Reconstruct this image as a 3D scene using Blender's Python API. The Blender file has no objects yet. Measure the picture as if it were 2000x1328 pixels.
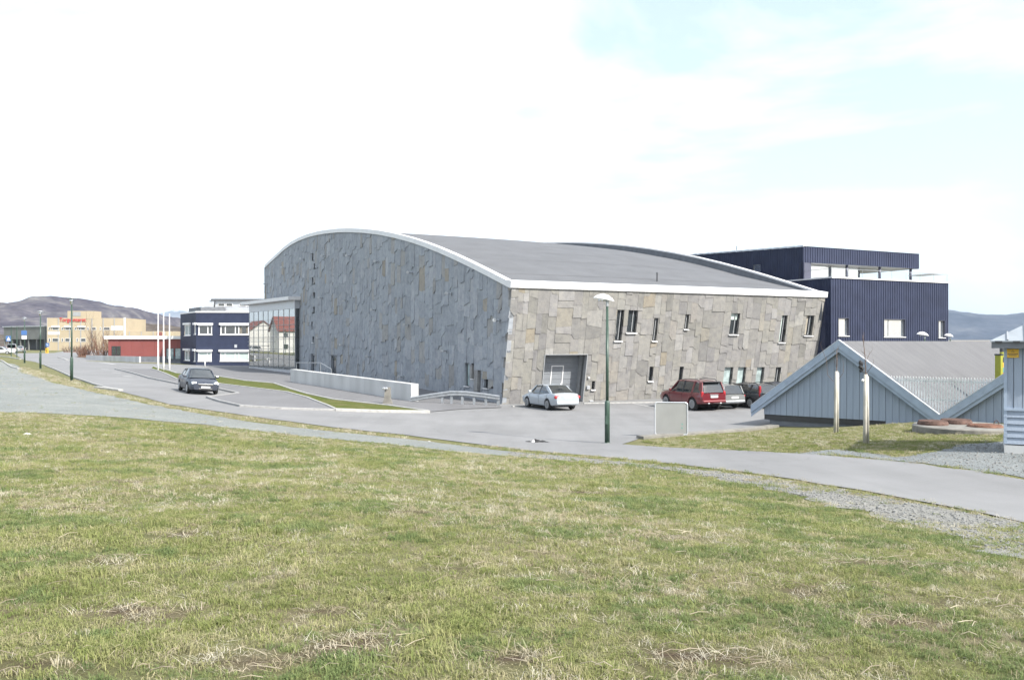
import bpy, bmesh, math, random
import numpy as np
from mathutils import Vector, Matrix, Euler
from mathutils.geometry import delaunay_2d_cdt, tessellate_polygon

R = math.radians
scene = bpy.context.scene
col = scene.collection
F, CX, HY, CAMZ = 1700.0, 1000.0, 667.0, 4.1      # focal length in photo pixels, horizon row, eye height

# ------------------------------------------------------------------ camera
cam_d = bpy.data.cameras.new('camera')
cam = bpy.data.objects.new('camera', cam_d); col.objects.link(cam)
cam_d.sensor_width = 36.0
cam_d.lens = 36.0 * F / 2000.0
cam_d.shift_y = (HY - 664.0) / 2000.0
cam_d.clip_start, cam_d.clip_end = 0.1, 30000.0
cam.location = (0, 0, CAMZ); cam.rotation_euler = (R(90), 0, 0)
scene.camera = cam

# ------------------------------------------------------------------ sky and sun
SUN_AZ, SUN_EL = R(131), R(40)                      # clockwise from +Y, elevation
world = bpy.data.worlds.new('World'); scene.world = world; world.use_nodes = True
wn, wl = world.node_tree.nodes, world.node_tree.links
wn.clear()
sky = wn.new('ShaderNodeTexSky'); sky.sky_type = 'NISHITA'; sky.sun_disc = False
sky.sun_elevation, sky.sun_rotation = SUN_EL, SUN_AZ
sky.air_density, sky.dust_density, sky.ozone_density = 1.0, 2.0, 1.0
tc = wn.new('ShaderNodeTexCoord')
mp = wn.new('ShaderNodeMapping'); mp.inputs['Scale'].default_value = (1.0, 1.0, 2.6); mp.inputs['Rotation'].default_value = (0.0, R(-12), R(17)); mp.inputs['Location'].default_value = (1.2, 8.8, 2.7)
n1 = wn.new('ShaderNodeTexNoise'); n1.inputs['Scale'].default_value = 1.5; n1.inputs['Detail'].default_value = 7; n1.inputs['Roughness'].default_value = 0.55; n1.inputs['Distortion'].default_value = 0.5
cr = wn.new('ShaderNodeValToRGB'); cr.color_ramp.elements[0].position = 0.40; cr.color_ramp.elements[1].position = 0.63
cr.color_ramp.elements[0].color = (0.0, 0.0, 0.0, 1); cr.color_ramp.elements[1].color = (1, 1, 1, 1)
mx = wn.new('ShaderNodeMixRGB'); mx.inputs['Color2'].default_value = (4.0, 4.14, 4.32, 1)
bg = wn.new('ShaderNodeBackground'); bg.inputs['Strength'].default_value = 0.105
wo = wn.new('ShaderNodeOutputWorld')
wl.new(tc.outputs['Generated'], mp.inputs['Vector']); wl.new(mp.outputs['Vector'], n1.inputs['Vector'])
wl.new(n1.outputs['Fac'], cr.inputs['Fac']); wl.new(cr.outputs['Color'], mx.inputs['Fac'])
hz_ = wn.new('ShaderNodeMixRGB'); hz_.inputs['Fac'].default_value = 0.6; hz_.inputs['Color2'].default_value = (1.80, 1.98, 2.12, 1)     # thin milky veil over the blue
wl.new(sky.outputs['Color'], hz_.inputs['Color1']); wl.new(hz_.outputs['Color'], mx.inputs['Color1']); wl.new(mx.outputs['Color'], bg.inputs['Color'])
wl.new(bg.outputs['Background'], wo.inputs['Surface'])

sun_d = bpy.data.lights.new('sun', 'SUN'); sun_d.energy = 2.1; sun_d.angle = R(1.2); sun_d.color = (1.0, 0.95, 0.87)
sun = bpy.data.objects.new('sun', sun_d); col.objects.link(sun)
sdir = Vector((math.sin(SUN_AZ) * math.cos(SUN_EL), math.cos(SUN_AZ) * math.cos(SUN_EL), math.sin(SUN_EL)))
sun.rotation_euler = (-sdir).to_track_quat('-Z', 'Y').to_euler(); sun.location = sdir * 200

scene.view_settings.view_transform = 'Standard'; scene.view_settings.look = 'None'
scene.view_settings.gamma = 1.0; scene.view_settings.use_curve_mapping = False
scene.view_settings.exposure = 2.12
scene.render.engine = 'CYCLES'
scene.cycles.use_denoising = True
scene.cycles.max_bounces = 6; scene.cycles.diffuse_bounces = 3; scene.cycles.glossy_bounces = 3
scene.cycles.transmission_bounces = 6; scene.cycles.transparent_max_bounces = 8

# ------------------------------------------------------------------ helpers
rnd = random.Random(11)
def tag(o, label=None, cat=None, group=None, kind=None):
    if label: o['label'] = label
    if cat: o['category'] = cat
    if group: o['group'] = group
    if kind: o['kind'] = kind
    return o
def thing(name, label, cat, loc=(0, 0, 0), rz=0.0, group=None):
    o = bpy.data.objects.new(name, None); col.objects.link(o)
    o.empty_display_size = 0.3
    o.location = loc; o.rotation_euler = (0, 0, rz)
    return tag(o, label, cat, group)
def P(x, y, Y):
    return Vector(((x - CX) / F * Y, Y, CAMZ - (y - HY) / F * Y))

class MB:
    def __init__(s): s.v = []; s.f = []; s.c = []
    def add(s, vs, fs):
        n = len(s.v); s.v += [tuple(p) for p in vs]; s.f += [tuple(i + n for i in f) for f in fs]; return s
    def box(s, c, d, rz=0.0, M=None):
        x, y, z = d[0] / 2, d[1] / 2, d[2] / 2
        vs = [Vector((a * x, b * y, e * z)) for a in (-1, 1) for b in (-1, 1) for e in (-1, 1)]
        if rz: vs = [Matrix.Rotation(rz, 3, 'Z') @ p for p in vs]
        if M: vs = [M @ p for p in vs]
        c = Vector(c)
        return s.add([p + c for p in vs], [(0, 1, 3, 2), (4, 6, 7, 5), (0, 4, 5, 1), (2, 3, 7, 6), (0, 2, 6, 4), (1, 5, 7, 3)])
    def pbox(s, pl, u0, u1, v0, v1, n0, n1):          # box in the frame of a plane
        vs = [pl(a, b, e) for a in (u0, u1) for b in (v0, v1) for e in (n0, n1)]
        return s.add(vs, [(0, 1, 3, 2), (4, 6, 7, 5), (0, 4, 5, 1), (2, 3, 7, 6), (0, 2, 6, 4), (1, 5, 7, 3)])
    def prism(s, poly, off):                           # polygon (3D points) pushed along off
        n = len(poly); off = Vector(off); poly = [Vector(p) for p in poly]
        vs = poly + [p + off for p in poly]
        return s.add(vs, [tuple(range(n))[::-1], tuple(range(n, 2 * n))] + [(i, (i + 1) % n, n + (i + 1) % n, n + i) for i in range(n)])
    def tube(s, path, rad, n=8, cap=True):
        path = [Vector(p) for p in path]
        if not hasattr(rad, '__len__'): rad = [rad] * len(path)
        vs = []; fs = []
        a = None
        for i, p in enumerate(path):
            t = (path[min(i + 1, len(path) - 1)] - path[max(i - 1, 0)]).normalized()
            if a is None: a = t.orthogonal().normalized()
            a = (a - t * a.dot(t)).normalized(); b = t.cross(a)
            for k in range(n):
                w = 2 * math.pi * k / n
                vs.append(p + (a * math.cos(w) + b * math.sin(w)) * rad[i])
        for i in range(len(path) - 1):
            for k in range(n):
                fs.append((i * n + k, i * n + (k + 1) % n, (i + 1) * n + (k + 1) % n, (i + 1) * n + k))
        if cap:
            fs.append(tuple(range(n))[::-1]); m = (len(path) - 1) * n; fs.append(tuple(range(m, m + n)))
        return s.add(vs, fs)
    def lathe(s, prof, n=16, c=(0, 0, 0), M=None):     # (r, z) profile round z
        vs = []; fs = []
        for r, z in prof:
            for k in range(n):
                w = 2 * math.pi * k / n
                p = Vector((r * math.cos(w), r * math.sin(w), z))
                if M: p = M @ p
                vs.append(p + Vector(c))
        m = len(prof)
        for i in range(m - 1):
            for k in range(n): fs.append((i * n + k, i * n + (k + 1) % n, (i + 1) * n + (k + 1) % n, (i + 1) * n + k))
        fs.append(tuple(range(n))[::-1]); fs.append(tuple(range((m - 1) * n, m * n)))
        return s.add(vs, fs)
    def build(s, name, mat, parent=None, world=True, smooth=False, centre=False):
        off = Vector((0, 0, 0))
        if parent is not None and world:
            q = parent
            while q is not None: off += q.location; q = q.parent
        loc = Vector((0, 0, 0))
        if centre:
            loc = sum((Vector(p) for p in s.v), Vector((0, 0, 0))) / len(s.v)
        sh = off + (loc - off if centre else Vector((0, 0, 0)))
        me = bpy.data.meshes.new(name)
        if not centre: vs = [tuple(Vector(p) - off) for p in s.v]
        else: vs = [tuple(Vector(p) - loc) for p in s.v]
        me.from_pydata(vs, [], s.f); me.update()
        if smooth: me.shade_smooth()
        if mat: me.materials.append(mat)
        o = bpy.data.objects.new(name, me); col.objects.link(o)
        if parent is not None: o.parent = parent
        if centre: o.location = loc - off
        return o

def fixn(o):                                            # consistent outward normals
    bm = bmesh.new(); bm.from_mesh(o.data); bmesh.ops.recalc_face_normals(bm, faces=bm.faces); bm.to_mesh(o.data); bm.free(); return o

# ------------------------------------------------------------------ materials
def nodes(name):
    m = bpy.data.materials.new(name); m.use_nodes = True
    nt = m.node_tree; b = nt.nodes['Principled BSDF']; return m, nt, b
def lin(c): return tuple(c) + (1,)
def pm(name, c, rough=0.6, var=0.12, scale=6.0, bump=0.0, bscale=None, metal=0.0, spec=0.5, c2=None, detail=4, stretch=None, coat=0.0, emit=None):
    m, nt, b = nodes(name)
    N, L = nt.nodes, nt.links
    t = N.new('ShaderNodeTexCoord'); src = t.outputs['Object']
    if stretch:
        mp = N.new('ShaderNodeMapping'); mp.inputs['Scale'].default_value = stretch; L.new(src, mp.inputs['Vector']); src = mp.outputs['Vector']
    n = N.new('ShaderNodeTexNoise'); n.inputs['Scale'].default_value = scale; n.inputs['Detail'].default_value = detail
    L.new(src, n.inputs['Vector'])
    r = N.new('ShaderNodeValToRGB'); r.color_ramp.elements[0].position = 0.3; r.color_ramp.elements[1].position = 0.7
    r.color_ramp.elements[0].color = lin([max(0, k * (1 - var)) for k in c]); r.color_ramp.elements[1].color = lin(c2 if c2 else [min(1, k * (1 + var)) for k in c])
    L.new(n.outputs['Fac'], r.inputs['Fac']); L.new(r.outputs['Color'], b.inputs['Base Color'])
    b.inputs['Roughness'].default_value = rough; b.inputs['Metallic'].default_value = metal; b.inputs['Specular IOR Level'].default_value = spec
    b.inputs['Coat Weight'].default_value = coat
    if emit: b.inputs['Emission Color'].default_value = lin(emit[:3]); b.inputs['Emission Strength'].default_value = emit[3]
    if bump:
        n2 = N.new('ShaderNodeTexNoise'); n2.inputs['Scale'].default_value = bscale or scale * 4; n2.inputs['Detail'].default_value = 5
        L.new(src, n2.inputs['Vector'])
        bp = N.new('ShaderNodeBump'); bp.inputs['Strength'].default_value = bump; bp.inputs['Distance'].default_value = 0.02
        L.new(n2.outputs['Fac'], bp.inputs['Height']); L.new(bp.outputs['Normal'], b.inputs['Normal'])
    return m
def ramp(N, stops):
    r = N.new('ShaderNodeValToRGB'); e = r.color_ramp.elements
    e[0].position, e[0].color = stops[0][0], lin(stops[0][1]); e[1].position, e[1].color = stops[-1][0], lin(stops[-1][1])
    for p, c in stops[1:-1]:
        k = e.new(p); k.color = lin(c)
    return r
def noise(N, L, src, scale, detail=4, rough=0.55):
    n = N.new('ShaderNodeTexNoise'); n.inputs['Scale'].default_value = scale; n.inputs['Detail'].default_value = detail; n.inputs['Roughness'].default_value = rough
    L.new(src, n.inputs['Vector']); return n.outputs['Fac']
def mix(N, L, f, a, b, mode='MIX'):
    m = N.new('ShaderNodeMixRGB'); m.blend_type = mode
    for s, v in (('Fac', f), ('Color1', a), ('Color2', b)):
        if hasattr(v, 'is_linked') or hasattr(v, 'links'): L.new(v, m.inputs[s])
        else: m.inputs[s].default_value = v if s == 'Fac' else lin(v)
    return m.outputs['Color']
def wpos(N): return N.new('ShaderNodeNewGeometry').outputs['Position']

def stone_mat(name, grain):
    m, nt, b = nodes(name); N, L = nt.nodes, nt.links
    a = N.new('ShaderNodeAttribute'); a.attribute_name = 'tone'
    p = wpos(N)
    g = ramp(N, [(0.25, (0.70, 0.70, 0.72)), (0.5, (1, 1, 1)), (0.75, (1.2, 1.18, 1.12))]); L.new(noise(N, L, p, 2.3, 8, 0.68), g.inputs['Fac'])
    c = mix(N, L, 1.0, a.outputs['Color'], g.outputs['Color'], 'MULTIPLY')
    g2 = ramp(N, [(0.35, (0.86, 0.86, 0.86)), (0.62, (1.06, 1.06, 1.06))]); L.new(noise(N, L, p, 21, 6, 0.7), g2.inputs['Fac'])
    c = mix(N, L, 1.0, c, g2.outputs['Color'], 'MULTIPLY')
    mp = N.new('ShaderNodeMapping'); mp.inputs['Scale'].default_value = (1.4, 1.4, 0.10); L.new(p, mp.inputs['Vector'])
    g3 = ramp(N, [(0.30, (0.78, 0.78, 0.80)), (0.52, (1, 1, 1))]); L.new(noise(N, L, mp.outputs['Vector'], 1.6, 5), g3.inputs['Fac'])
    c = mix(N, L, 0.35, c, g3.outputs['Color'], 'MULTIPLY')
    L.new(c, b.inputs['Base Color']); b.inputs['Roughness'].default_value = 0.82; b.inputs['Specular IOR Level'].default_value = 0.3
    bp = N.new('ShaderNodeBump'); bp.inputs['Strength'].default_value = 0.45; bp.inputs['Distance'].default_value = grain
    L.new(noise(N, L, p, 5.5, 9, 0.62), bp.inputs['Height']); L.new(bp.outputs['Normal'], b.inputs['Normal'])
    return m

def asphalt_mat(name, c, patch=0.10):
    m, nt, b = nodes(name); N, L = nt.nodes, nt.links; p = wpos(N)
    f = ramp(N, [(0.3, [k * 0.80 for k in c]), (0.7, [k * 1.2 for k in c])]); L.new(noise(N, L, p, 130, 4, 0.7), f.inputs['Fac'])
    g = ramp(N, [(0.35, (1 - patch,) * 3), (0.65, (1 + patch,) * 3)]); L.new(noise(N, L, p, 0.22, 6, 0.6), g.inputs['Fac'])
    cc = mix(N, L, 1.0, f.outputs['Color'], g.outputs['Color'], 'MULTIPLY')
    mp = N.new('ShaderNodeMapping'); mp.inputs['Scale'].default_value = (0.9, 0.12, 1); mp.inputs['Rotation'].default_value = (0, 0, R(-60)); L.new(p, mp.inputs['Vector'])
    h = ramp(N, [(0.40, (0.91, 0.91, 0.91)), (0.55, (1, 1, 1))]); L.new(noise(N, L, mp.outputs['Vector'], 1.1, 4), h.inputs['Fac'])
    cc = mix(N, L, 0.8, cc, h.outputs['Color'], 'MULTIPLY')
    v = N.new('ShaderNodeTexVoronoi'); v.feature = 'DISTANCE_TO_EDGE'; v.inputs['Scale'].default_value = 0.11
    q = N.new('ShaderNodeVectorMath'); q.operation = 'ADD'
    nv = N.new('ShaderNodeTexNoise'); nv.inputs['Scale'].default_value = 0.7; L.new(p, nv.inputs['Vector'])
    sc = N.new('ShaderNodeVectorMath'); sc.operation = 'SCALE'; sc.inputs['Scale'].default_value = 2.5; L.new(nv.outputs['Color'], sc.inputs[0])
    L.new(p, q.inputs[0]); L.new(sc.outputs['Vector'], q.inputs[1]); L.new(q.outputs['Vector'], v.inputs['Vector'])
    k = ramp(N, [(0.0, (0.72, 0.72, 0.72)), (0.004, (1, 1, 1))]); L.new(v.outputs['Distance'], k.inputs['Fac'])
    cc = mix(N, L, 0.7, cc, k.outputs['Color'], 'MULTIPLY')
    L.new(cc, b.inputs['Base Color']); b.inputs['Roughness'].default_value = 0.85; b.inputs['Specular IOR Level'].default_value = 0.3
    bp = N.new('ShaderNodeBump'); bp.inputs['Strength'].default_value = 0.4; bp.inputs['Distance'].default_value = 0.01
    L.new(noise(N, L, p, 90, 3), bp.inputs['Height']); L.new(bp.outputs['Normal'], b.inputs['Normal'])
    return m

def gravel_mat(name, c1, c2, c3, moss=0.0):
    m, nt, b = nodes(name); N, L = nt.nodes, nt.links; p = wpos(N)
    v = N.new('ShaderNodeTexVoronoi'); v.inputs['Scale'].default_value = 45; L.new(p, v.inputs['Vector'])
    sp = N.new('ShaderNodeSeparateColor'); L.new(v.outputs['Color'], sp.inputs['Color'])
    r = ramp(N, [(0.0, c1), (0.45, c2), (0.85, c3), (1.0, [min(1, k * 1.5) for k in c3])]); L.new(sp.outputs['Red'], r.inputs['Fac'])
    g = ramp(N, [(0.35, (0.84, 0.86, 0.86)), (0.66, (1.14, 1.13, 1.1))]); L.new(noise(N, L, p, 0.5, 6, 0.65), g.inputs['Fac'])
    cc = mix(N, L, 1.0, r.outputs['Color'], g.outputs['Color'], 'MULTIPLY')
    if moss:
        k = ramp(N, [(0.56, (0, 0, 0)), (0.70, (moss,) * 3)]); L.new(noise(N, L, p, 0.9, 8, 0.7), k.inputs['Fac'])
        cc = mix(N, L, k.outputs['Color'], cc, (0.13, 0.11, 0.05))
    L.new(cc, b.inputs['Base Color']); b.inputs['Roughness'].default_value = 0.9
    bp = N.new('ShaderNodeBump'); bp.inputs['Strength'].default_value = 0.8; bp.inputs['Distance'].default_value = 0.02; bp.invert = True
    L.new(v.outputs['Distance'], bp.inputs['Height']); L.new(bp.outputs['Normal'], b.inputs['Normal'])
    return m

def turf_mat(name, lush, dry, soil, straw=0.5):
    m, nt, b = nodes(name); N, L = nt.nodes, nt.links; p = wpos(N)
    a = noise(N, L, p, 0.9, 9, 0.7)
    r = ramp(N, [(0.32, soil), (0.41, dry), (0.50, lush), (0.62, lush), (0.74, dry)]); L.new(a, r.inputs['Fac'])
    f = ramp(N, [(0.25, (0.55, 0.55, 0.5)), (0.55, (1, 1, 1)), (0.8, (1.35, 1.3, 1.2))]); L.new(noise(N, L, p, 24, 7, 0.75), f.inputs['Fac'])
    c = mix(N, L, 1.0, r.outputs['Color'], f.outputs['Color'], 'MULTIPLY')
    g = ramp(N, [(0.4, lush), (0.6, dry)]); L.new(noise(N, L, p, 0.17, 5), g.inputs['Fac'])
    c = mix(N, L, straw * 0.6, c, g.outputs['Color'])
    at = N.new('ShaderNodeAttribute'); at.attribute_name = 'soil'
    sm = N.new('ShaderNodeMath'); sm.operation = 'MULTIPLY_ADD'; sm.inputs[1].default_value = 1.6; sm.inputs[2].default_value = -0.8; L.new(noise(N, L, p, 7, 6, 0.7), sm.inputs[0])
    sa = N.new('ShaderNodeMath'); sa.operation = 'ADD'; sa.use_clamp = True; L.new(sm.outputs[0], sa.inputs[0]); L.new(at.outputs['Fac'], sa.inputs[1])
    sg = N.new('ShaderNodeMath'); sg.operation = 'MULTIPLY'; sg.use_clamp = True; L.new(sa.outputs[0], sg.inputs[0]); L.new(at.outputs['Fac'], sg.inputs[1])
    c = mix(N, L, sg.outputs[0], c, soil)
    L.new(c, b.inputs['Base Color']); b.inputs['Roughness'].default_value = 0.95; b.inputs['Specular IOR Level'].default_value = 0.1
    bp = N.new('ShaderNodeBump'); bp.inputs['Strength'].default_value = 0.9; bp.inputs['Distance'].default_value = 0.04
    L.new(noise(N, L, p, 30, 6, 0.7), bp.inputs['Height']); L.new(bp.outputs['Normal'], b.inputs['Normal'])
    return m

def blade_mat(name, stops):
    m, nt, b = nodes(name); N, L = nt.nodes, nt.links
    oi = N.new('ShaderNodeObjectInfo'); p = wpos(N)
    ad = N.new('ShaderNodeMath'); ad.operation = 'MULTIPLY_ADD'; ad.inputs[1].default_value = 0.75
    L.new(oi.outputs['Random'], ad.inputs[0])
    n = noise(N, L, p, 1.1, 5, 0.6)
    sb = N.new('ShaderNodeMath'); sb.operation = 'MULTIPLY_ADD'; sb.inputs[1].default_value = 1.3; sb.inputs[2].default_value = -0.42; L.new(n, sb.inputs[0]); L.new(sb.outputs[0], ad.inputs[2])
    r = ramp(N, stops); L.new(ad.outputs[0], r.inputs['Fac'])
    L.new(r.outputs['Color'], b.inputs['Base Color']); b.inputs['Roughness'].default_value = 0.75; b.inputs['Specular IOR Level'].default_value = 0.2
    tr = N.new('ShaderNodeBsdfTranslucent'); L.new(r.outputs['Color'], tr.inputs['Color'])
    ms = N.new('ShaderNodeMixShader'); ms.inputs['Fac'].default_value = 0.3
    L.new(b.outputs['BSDF'], ms.inputs[1]); L.new(tr.outputs['BSDF'], ms.inputs[2]); L.new(ms.outputs['Shader'], N['Material Output'].inputs['Surface'])
    return m

def glass_mat(name, tint, rough=0.03, spec=0.8, var=0.25):
    m = pm(name, tint, rough, var, 0.6, spec=spec); m.node_tree.nodes['Principled BSDF'].inputs['IOR'].default_value = 1.6
    return m
def hill_mat(name, a, b_, c, s, snow=None):
    m, nt, b = nodes(name); N, L = nt.nodes, nt.links; p = wpos(N)
    r = ramp(N, [(0.34, a), (0.5, b_), (0.66, c)]); L.new(noise(N, L, p, s, 8, 0.7), r.inputs['Fac'])
    f = ramp(N, [(0.3, (0.65, 0.65, 0.68)), (0.7, (1.3, 1.3, 1.25))]); L.new(noise(N, L, p, s * 6, 6, 0.7), f.inputs['Fac'])
    cc = mix(N, L, 1.0, r.outputs['Color'], f.outputs['Color'], 'MULTIPLY')
    if snow:
        sx = N.new('ShaderNodeSeparateXYZ'); L.new(p, sx.inputs['Vector'])
        q = N.new('ShaderNodeMath'); q.operation = 'MULTIPLY_ADD'; q.inputs[1].default_value = snow[1]
        L.new(noise(N, L, p, s * 3, 7, 0.65), q.inputs[0]); L.new(sx.outputs['Z'], q.inputs[2])
        k = ramp(N, [(0.0, (0, 0, 0)), (1.0, (1, 1, 1))])
        d = N.new('ShaderNodeMapRange'); d.inputs['From Min'].default_value = snow[0]; d.inputs['From Max'].default_value = snow[0] + snow[2]
        L.new(q.outputs[0], d.inputs['Value']); L.new(d.outputs['Result'], k.inputs['Fac'])
        cc = mix(N, L, k.outputs['Color'], cc, (0.62, 0.65, 0.70))
    L.new(cc, b.inputs['Base Color']); b.inputs['Roughness'].default_value = 1.0; b.inputs['Specular IOR Level'].default_value = 0.0
    return m

M = {}
M['stone_sun'] = stone_mat('sunlit_stone_slab', 0.035)
M['stone_shade'] = stone_mat('shaded_stone_slab', 0.03)  # same stone as the end wall; shade is put into its slab tones
M['joint'] = pm('joint_backing', (0.12, 0.12, 0.12), 0.9)
M['asphalt'] = asphalt_mat('worn_asphalt', (0.185, 0.186, 0.188))
M['asphalt_dark'] = asphalt_mat('newer_asphalt', (0.145, 0.145, 0.150), 0.06)
M['gravel'] = gravel_mat('crushed_gravel', (0.10, 0.11, 0.105), (0.175, 0.187, 0.18), (0.225, 0.235, 0.225), 0.25)
M['gravel_blue'] = gravel_mat('blue_gravel', (0.095, 0.108, 0.112), (0.155, 0.17, 0.174), (0.20, 0.212, 0.214))
M['gravel_edge'] = gravel_mat('mossy_gravel', (0.12, 0.12, 0.112), (0.18, 0.177, 0.162), (0.225, 0.222, 0.207), 0.9)
M['turf'] = turf_mat('rough_turf', (0.125, 0.135, 0.055), (0.20, 0.178, 0.11), (0.080, 0.056, 0.040))
M['turf_green'] = turf_mat('kept_turf', (0.078, 0.098, 0.022), (0.13, 0.125, 0.05), (0.09, 0.09, 0.035), 0.25)
M['blade'] = blade_mat('grass_blade', [(0.0, (0.128, 0.168, 0.052)), (0.3, (0.188, 0.220, 0.074)), (0.55, (0.236, 0.254, 0.097)), (0.8, (0.29, 0.29, 0.135)), (1.0, (0.36, 0.33, 0.20))])
M['straw'] = blade_mat('dry_straw', [(0.0, (0.24, 0.20, 0.12)), (0.4, (0.33, 0.29, 0.19)), (0.75, (0.42, 0.38, 0.28)), (1.0, (0.54, 0.51, 0.42))])
M['blade_cool'] = blade_mat('cool_grass_blade', [(0.0, (0.112, 0.158, 0.060)), (0.5, (0.158, 0.205, 0.080)), (1.0, (0.225, 0.25, 0.10))])
M['stick'] = pm('dead_stalk', (0.22, 0.16, 0.11), 0.8, 0.45, 1.2, c2=(0.42, 0.37, 0.28))
M['pebble'] = pm('pebble', (0.20, 0.205, 0.20), 0.85, 0.4, 1.4, c2=(0.29, 0.29, 0.28))
M['kerb'] = pm('granite_kerb', (0.25, 0.25, 0.248), 0.8, 0.18, 9, 0.3)
M['kerb_pale'] = pm('pale_kerb_stone', (0.31, 0.307, 0.295), 0.8, 0.18, 5, 0.3)
M['concrete'] = pm('cast_concrete', (0.44, 0.445, 0.44), 0.75, 0.16, 0.8, 0.25, 14, stretch=(1, 1, 0.25))
M['concrete_dk'] = pm('weathered_concrete', (0.175, 0.168, 0.15), 0.85, 0.25, 3, 0.4)
M['paint_line'] = pm('road_paint', (0.40, 0.40, 0.39), 0.7, 0.35, 14)
M['white'] = pm('white_paint', (0.72, 0.72, 0.72), 0.5, 0.04, 4)
M['fascia'] = pm('white_fascia_metal', (0.62, 0.62, 0.62), 0.45, 0.05, 2)
M['alu'] = pm('pale_aluminium', (0.50, 0.52, 0.55), 0.35, 0.06, 5, metal=0.4)
M['felt'] = pm('roof_felt', (0.098, 0.102, 0.110), 0.9, 0.10, 0.5, 0.4, 60)
M['felt2'] = pm('boathouse_felt', (0.112, 0.113, 0.118), 0.9, 0.09, 0.7, 0.5, 70)
M['navy'] = pm('navy_cladding', (0.028, 0.035, 0.066), 0.5, 0.14, 0.9, spec=0.25)
M['roof_metal'] = pm('shed_roof_metal', (0.27, 0.30, 0.33), 0.5, 0.12, 2.0, metal=0.2)
M['navy_trim'] = pm('navy_trim', (0.055, 0.06, 0.09), 0.5, 0.08, 2)
M['glass'] = glass_mat('window_glass', (0.03, 0.036, 0.04), 0.03, 1.0)
M['glass_pav'] = glass_mat('entrance_glass', (0.05, 0.065, 0.06), 0.02, 1.6)
M['glass_pav'].node_tree.nodes['Principled BSDF'].inputs['IOR'].default_value = 2.4
M['glass_sky'] = glass_mat('reflecting_glass', (0.12, 0.14, 0.16), 0.04, 1.6)
M['glass_sky'].node_tree.nodes['Principled BSDF'].inputs['IOR'].default_value = 2.3
M['frosted'] = pm('frosted_film_glass', (0.30, 0.37, 0.37), 0.15, 0.35, 2.2, spec=0.8)
M['blind'] = pm('pale_blind', (0.42, 0.50, 0.47), 0.6, 0.06, 3)
M['curtain'] = pm('curtain', (0.30, 0.27, 0.22), 0.8, 0.2, 6)
M['dkframe'] = pm('dark_frame', (0.035, 0.036, 0.04), 0.4, 0.1)
M['greyframe'] = pm('grey_frame', (0.26, 0.27, 0.28), 0.4, 0.1)
M['gate'] = pm('garage_door_grey', (0.19, 0.205, 0.225), 0.55, 0.06, 3)
M['green'] = pm('lamp_green', (0.035, 0.066, 0.05), 0.4, 0.12, 4)
M['steel'] = pm('galvanised_steel', (0.33, 0.35, 0.37), 0.4, 0.15, 5, metal=0.6)
M['bluewood'] = pm('blue_grey_board', (0.24, 0.285, 0.35), 0.7, 0.14, 1.6, 0.3, 30, stretch=(1, 1, 0.12))
M['bluewood2'] = pm('blue_grey_trim', (0.28, 0.34, 0.42), 0.7, 0.10, 3, 0.2, 30)
M['plinth'] = pm('grey_plinth', (0.13, 0.14, 0.155), 0.8, 0.15, 2)
M['slatw'] = pm('weathered_picket', (0.58, 0.60, 0.60), 0.8, 0.12, 5)
M['bark'] = pm('young_bark', (0.115, 0.085, 0.072), 0.8, 0.25, 9)
M['guard'] = pm('tree_guard', (0.42, 0.40, 0.35), 0.7, 0.22, 4, 0.3, stretch=(1, 1, 0.5))
M['rust'] = pm('rusty_iron', (0.15, 0.075, 0.05), 0.85, 0.4, 6, 0.4)
M['rustdk'] = pm('dark_rusty_iron', (0.10, 0.06, 0.048), 0.85, 0.4, 6, 0.4)
M['yellow'] = pm('sign_yellow', (0.60, 0.36, 0.03), 0.5, 0.08)
M['black'] = pm('black_rubber', (0.015, 0.015, 0.016), 0.7, 0.3, 5)
M['tyre'] = pm('tyre_rubber', (0.018, 0.018, 0.018), 0.8, 0.3, 5)
M['rim'] = pm('alloy_rim', (0.36, 0.37, 0.38), 0.4, 0.1, metal=0.2)
M['lap'] = pm('dark_felt_lap', (0.085, 0.085, 0.088), 0.9)  # darker tone of the felt joints
M['board'] = pm('board_grey', (0.27, 0.275, 0.27), 0.45, 0.08, 1.5, metal=0.2)
M['redlamp'] = pm('tail_lamp_red', (0.34, 0.02, 0.025), 0.2, 0.2, 6, coat=0.5)
M['headlamp'] = pm('head_lamp', (0.55, 0.58, 0.60), 0.1, 0.2, 8, coat=0.8)
M['plate'] = pm('number_plate', (0.62, 0.62, 0.62), 0.4, 0.05)
M['chrome'] = pm('chrome', (0.62, 0.63, 0.65), 0.15, 0.05, metal=0.9)
M['carglass'] = glass_mat('car_glass', (0.02, 0.025, 0.028), 0.03, 1.0)
M['interior'] = pm('car_underside', (0.012, 0.012, 0.013), 0.9)
M['ochre'] = pm('yellow_panel', (0.34, 0.285, 0.20), 0.8, 0.06, 0.3)
M['redwall'] = pm('red_panel', (0.20, 0.055, 0.048), 0.7, 0.08, 0.4)
M['grey_b'] = pm('grey_cladding', (0.15, 0.155, 0.15), 0.8, 0.15, 0.3)
M['darkbay'] = pm('dark_bay', (0.05, 0.05, 0.052), 0.8, 0.2, 0.3)
M['whitewall'] = pm('white_house_wall', (0.55, 0.55, 0.53), 0.7, 0.05, 0.5)
M['redroof'] = pm('red_tile_roof', (0.17, 0.06, 0.05), 0.8, 0.2, 1.5)
M['sign_red'] = pm('sign_red', (0.50, 0.045, 0.05), 0.5, 0.05)
M['sign_blue'] = pm('sign_blue', (0.06, 0.14, 0.34), 0.4, 0.05)
M['twig'] = pm('brown_twig', (0.125, 0.085, 0.06), 0.9, 0.3, 2)
M['twig_red'] = pm('reddish_twig', (0.16, 0.085, 0.055), 0.9, 0.3, 2)
M['hedge'] = pm('bark_mulch', (0.16, 0.095, 0.06), 0.95, 0.4, 1.5, 0.6)
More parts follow.
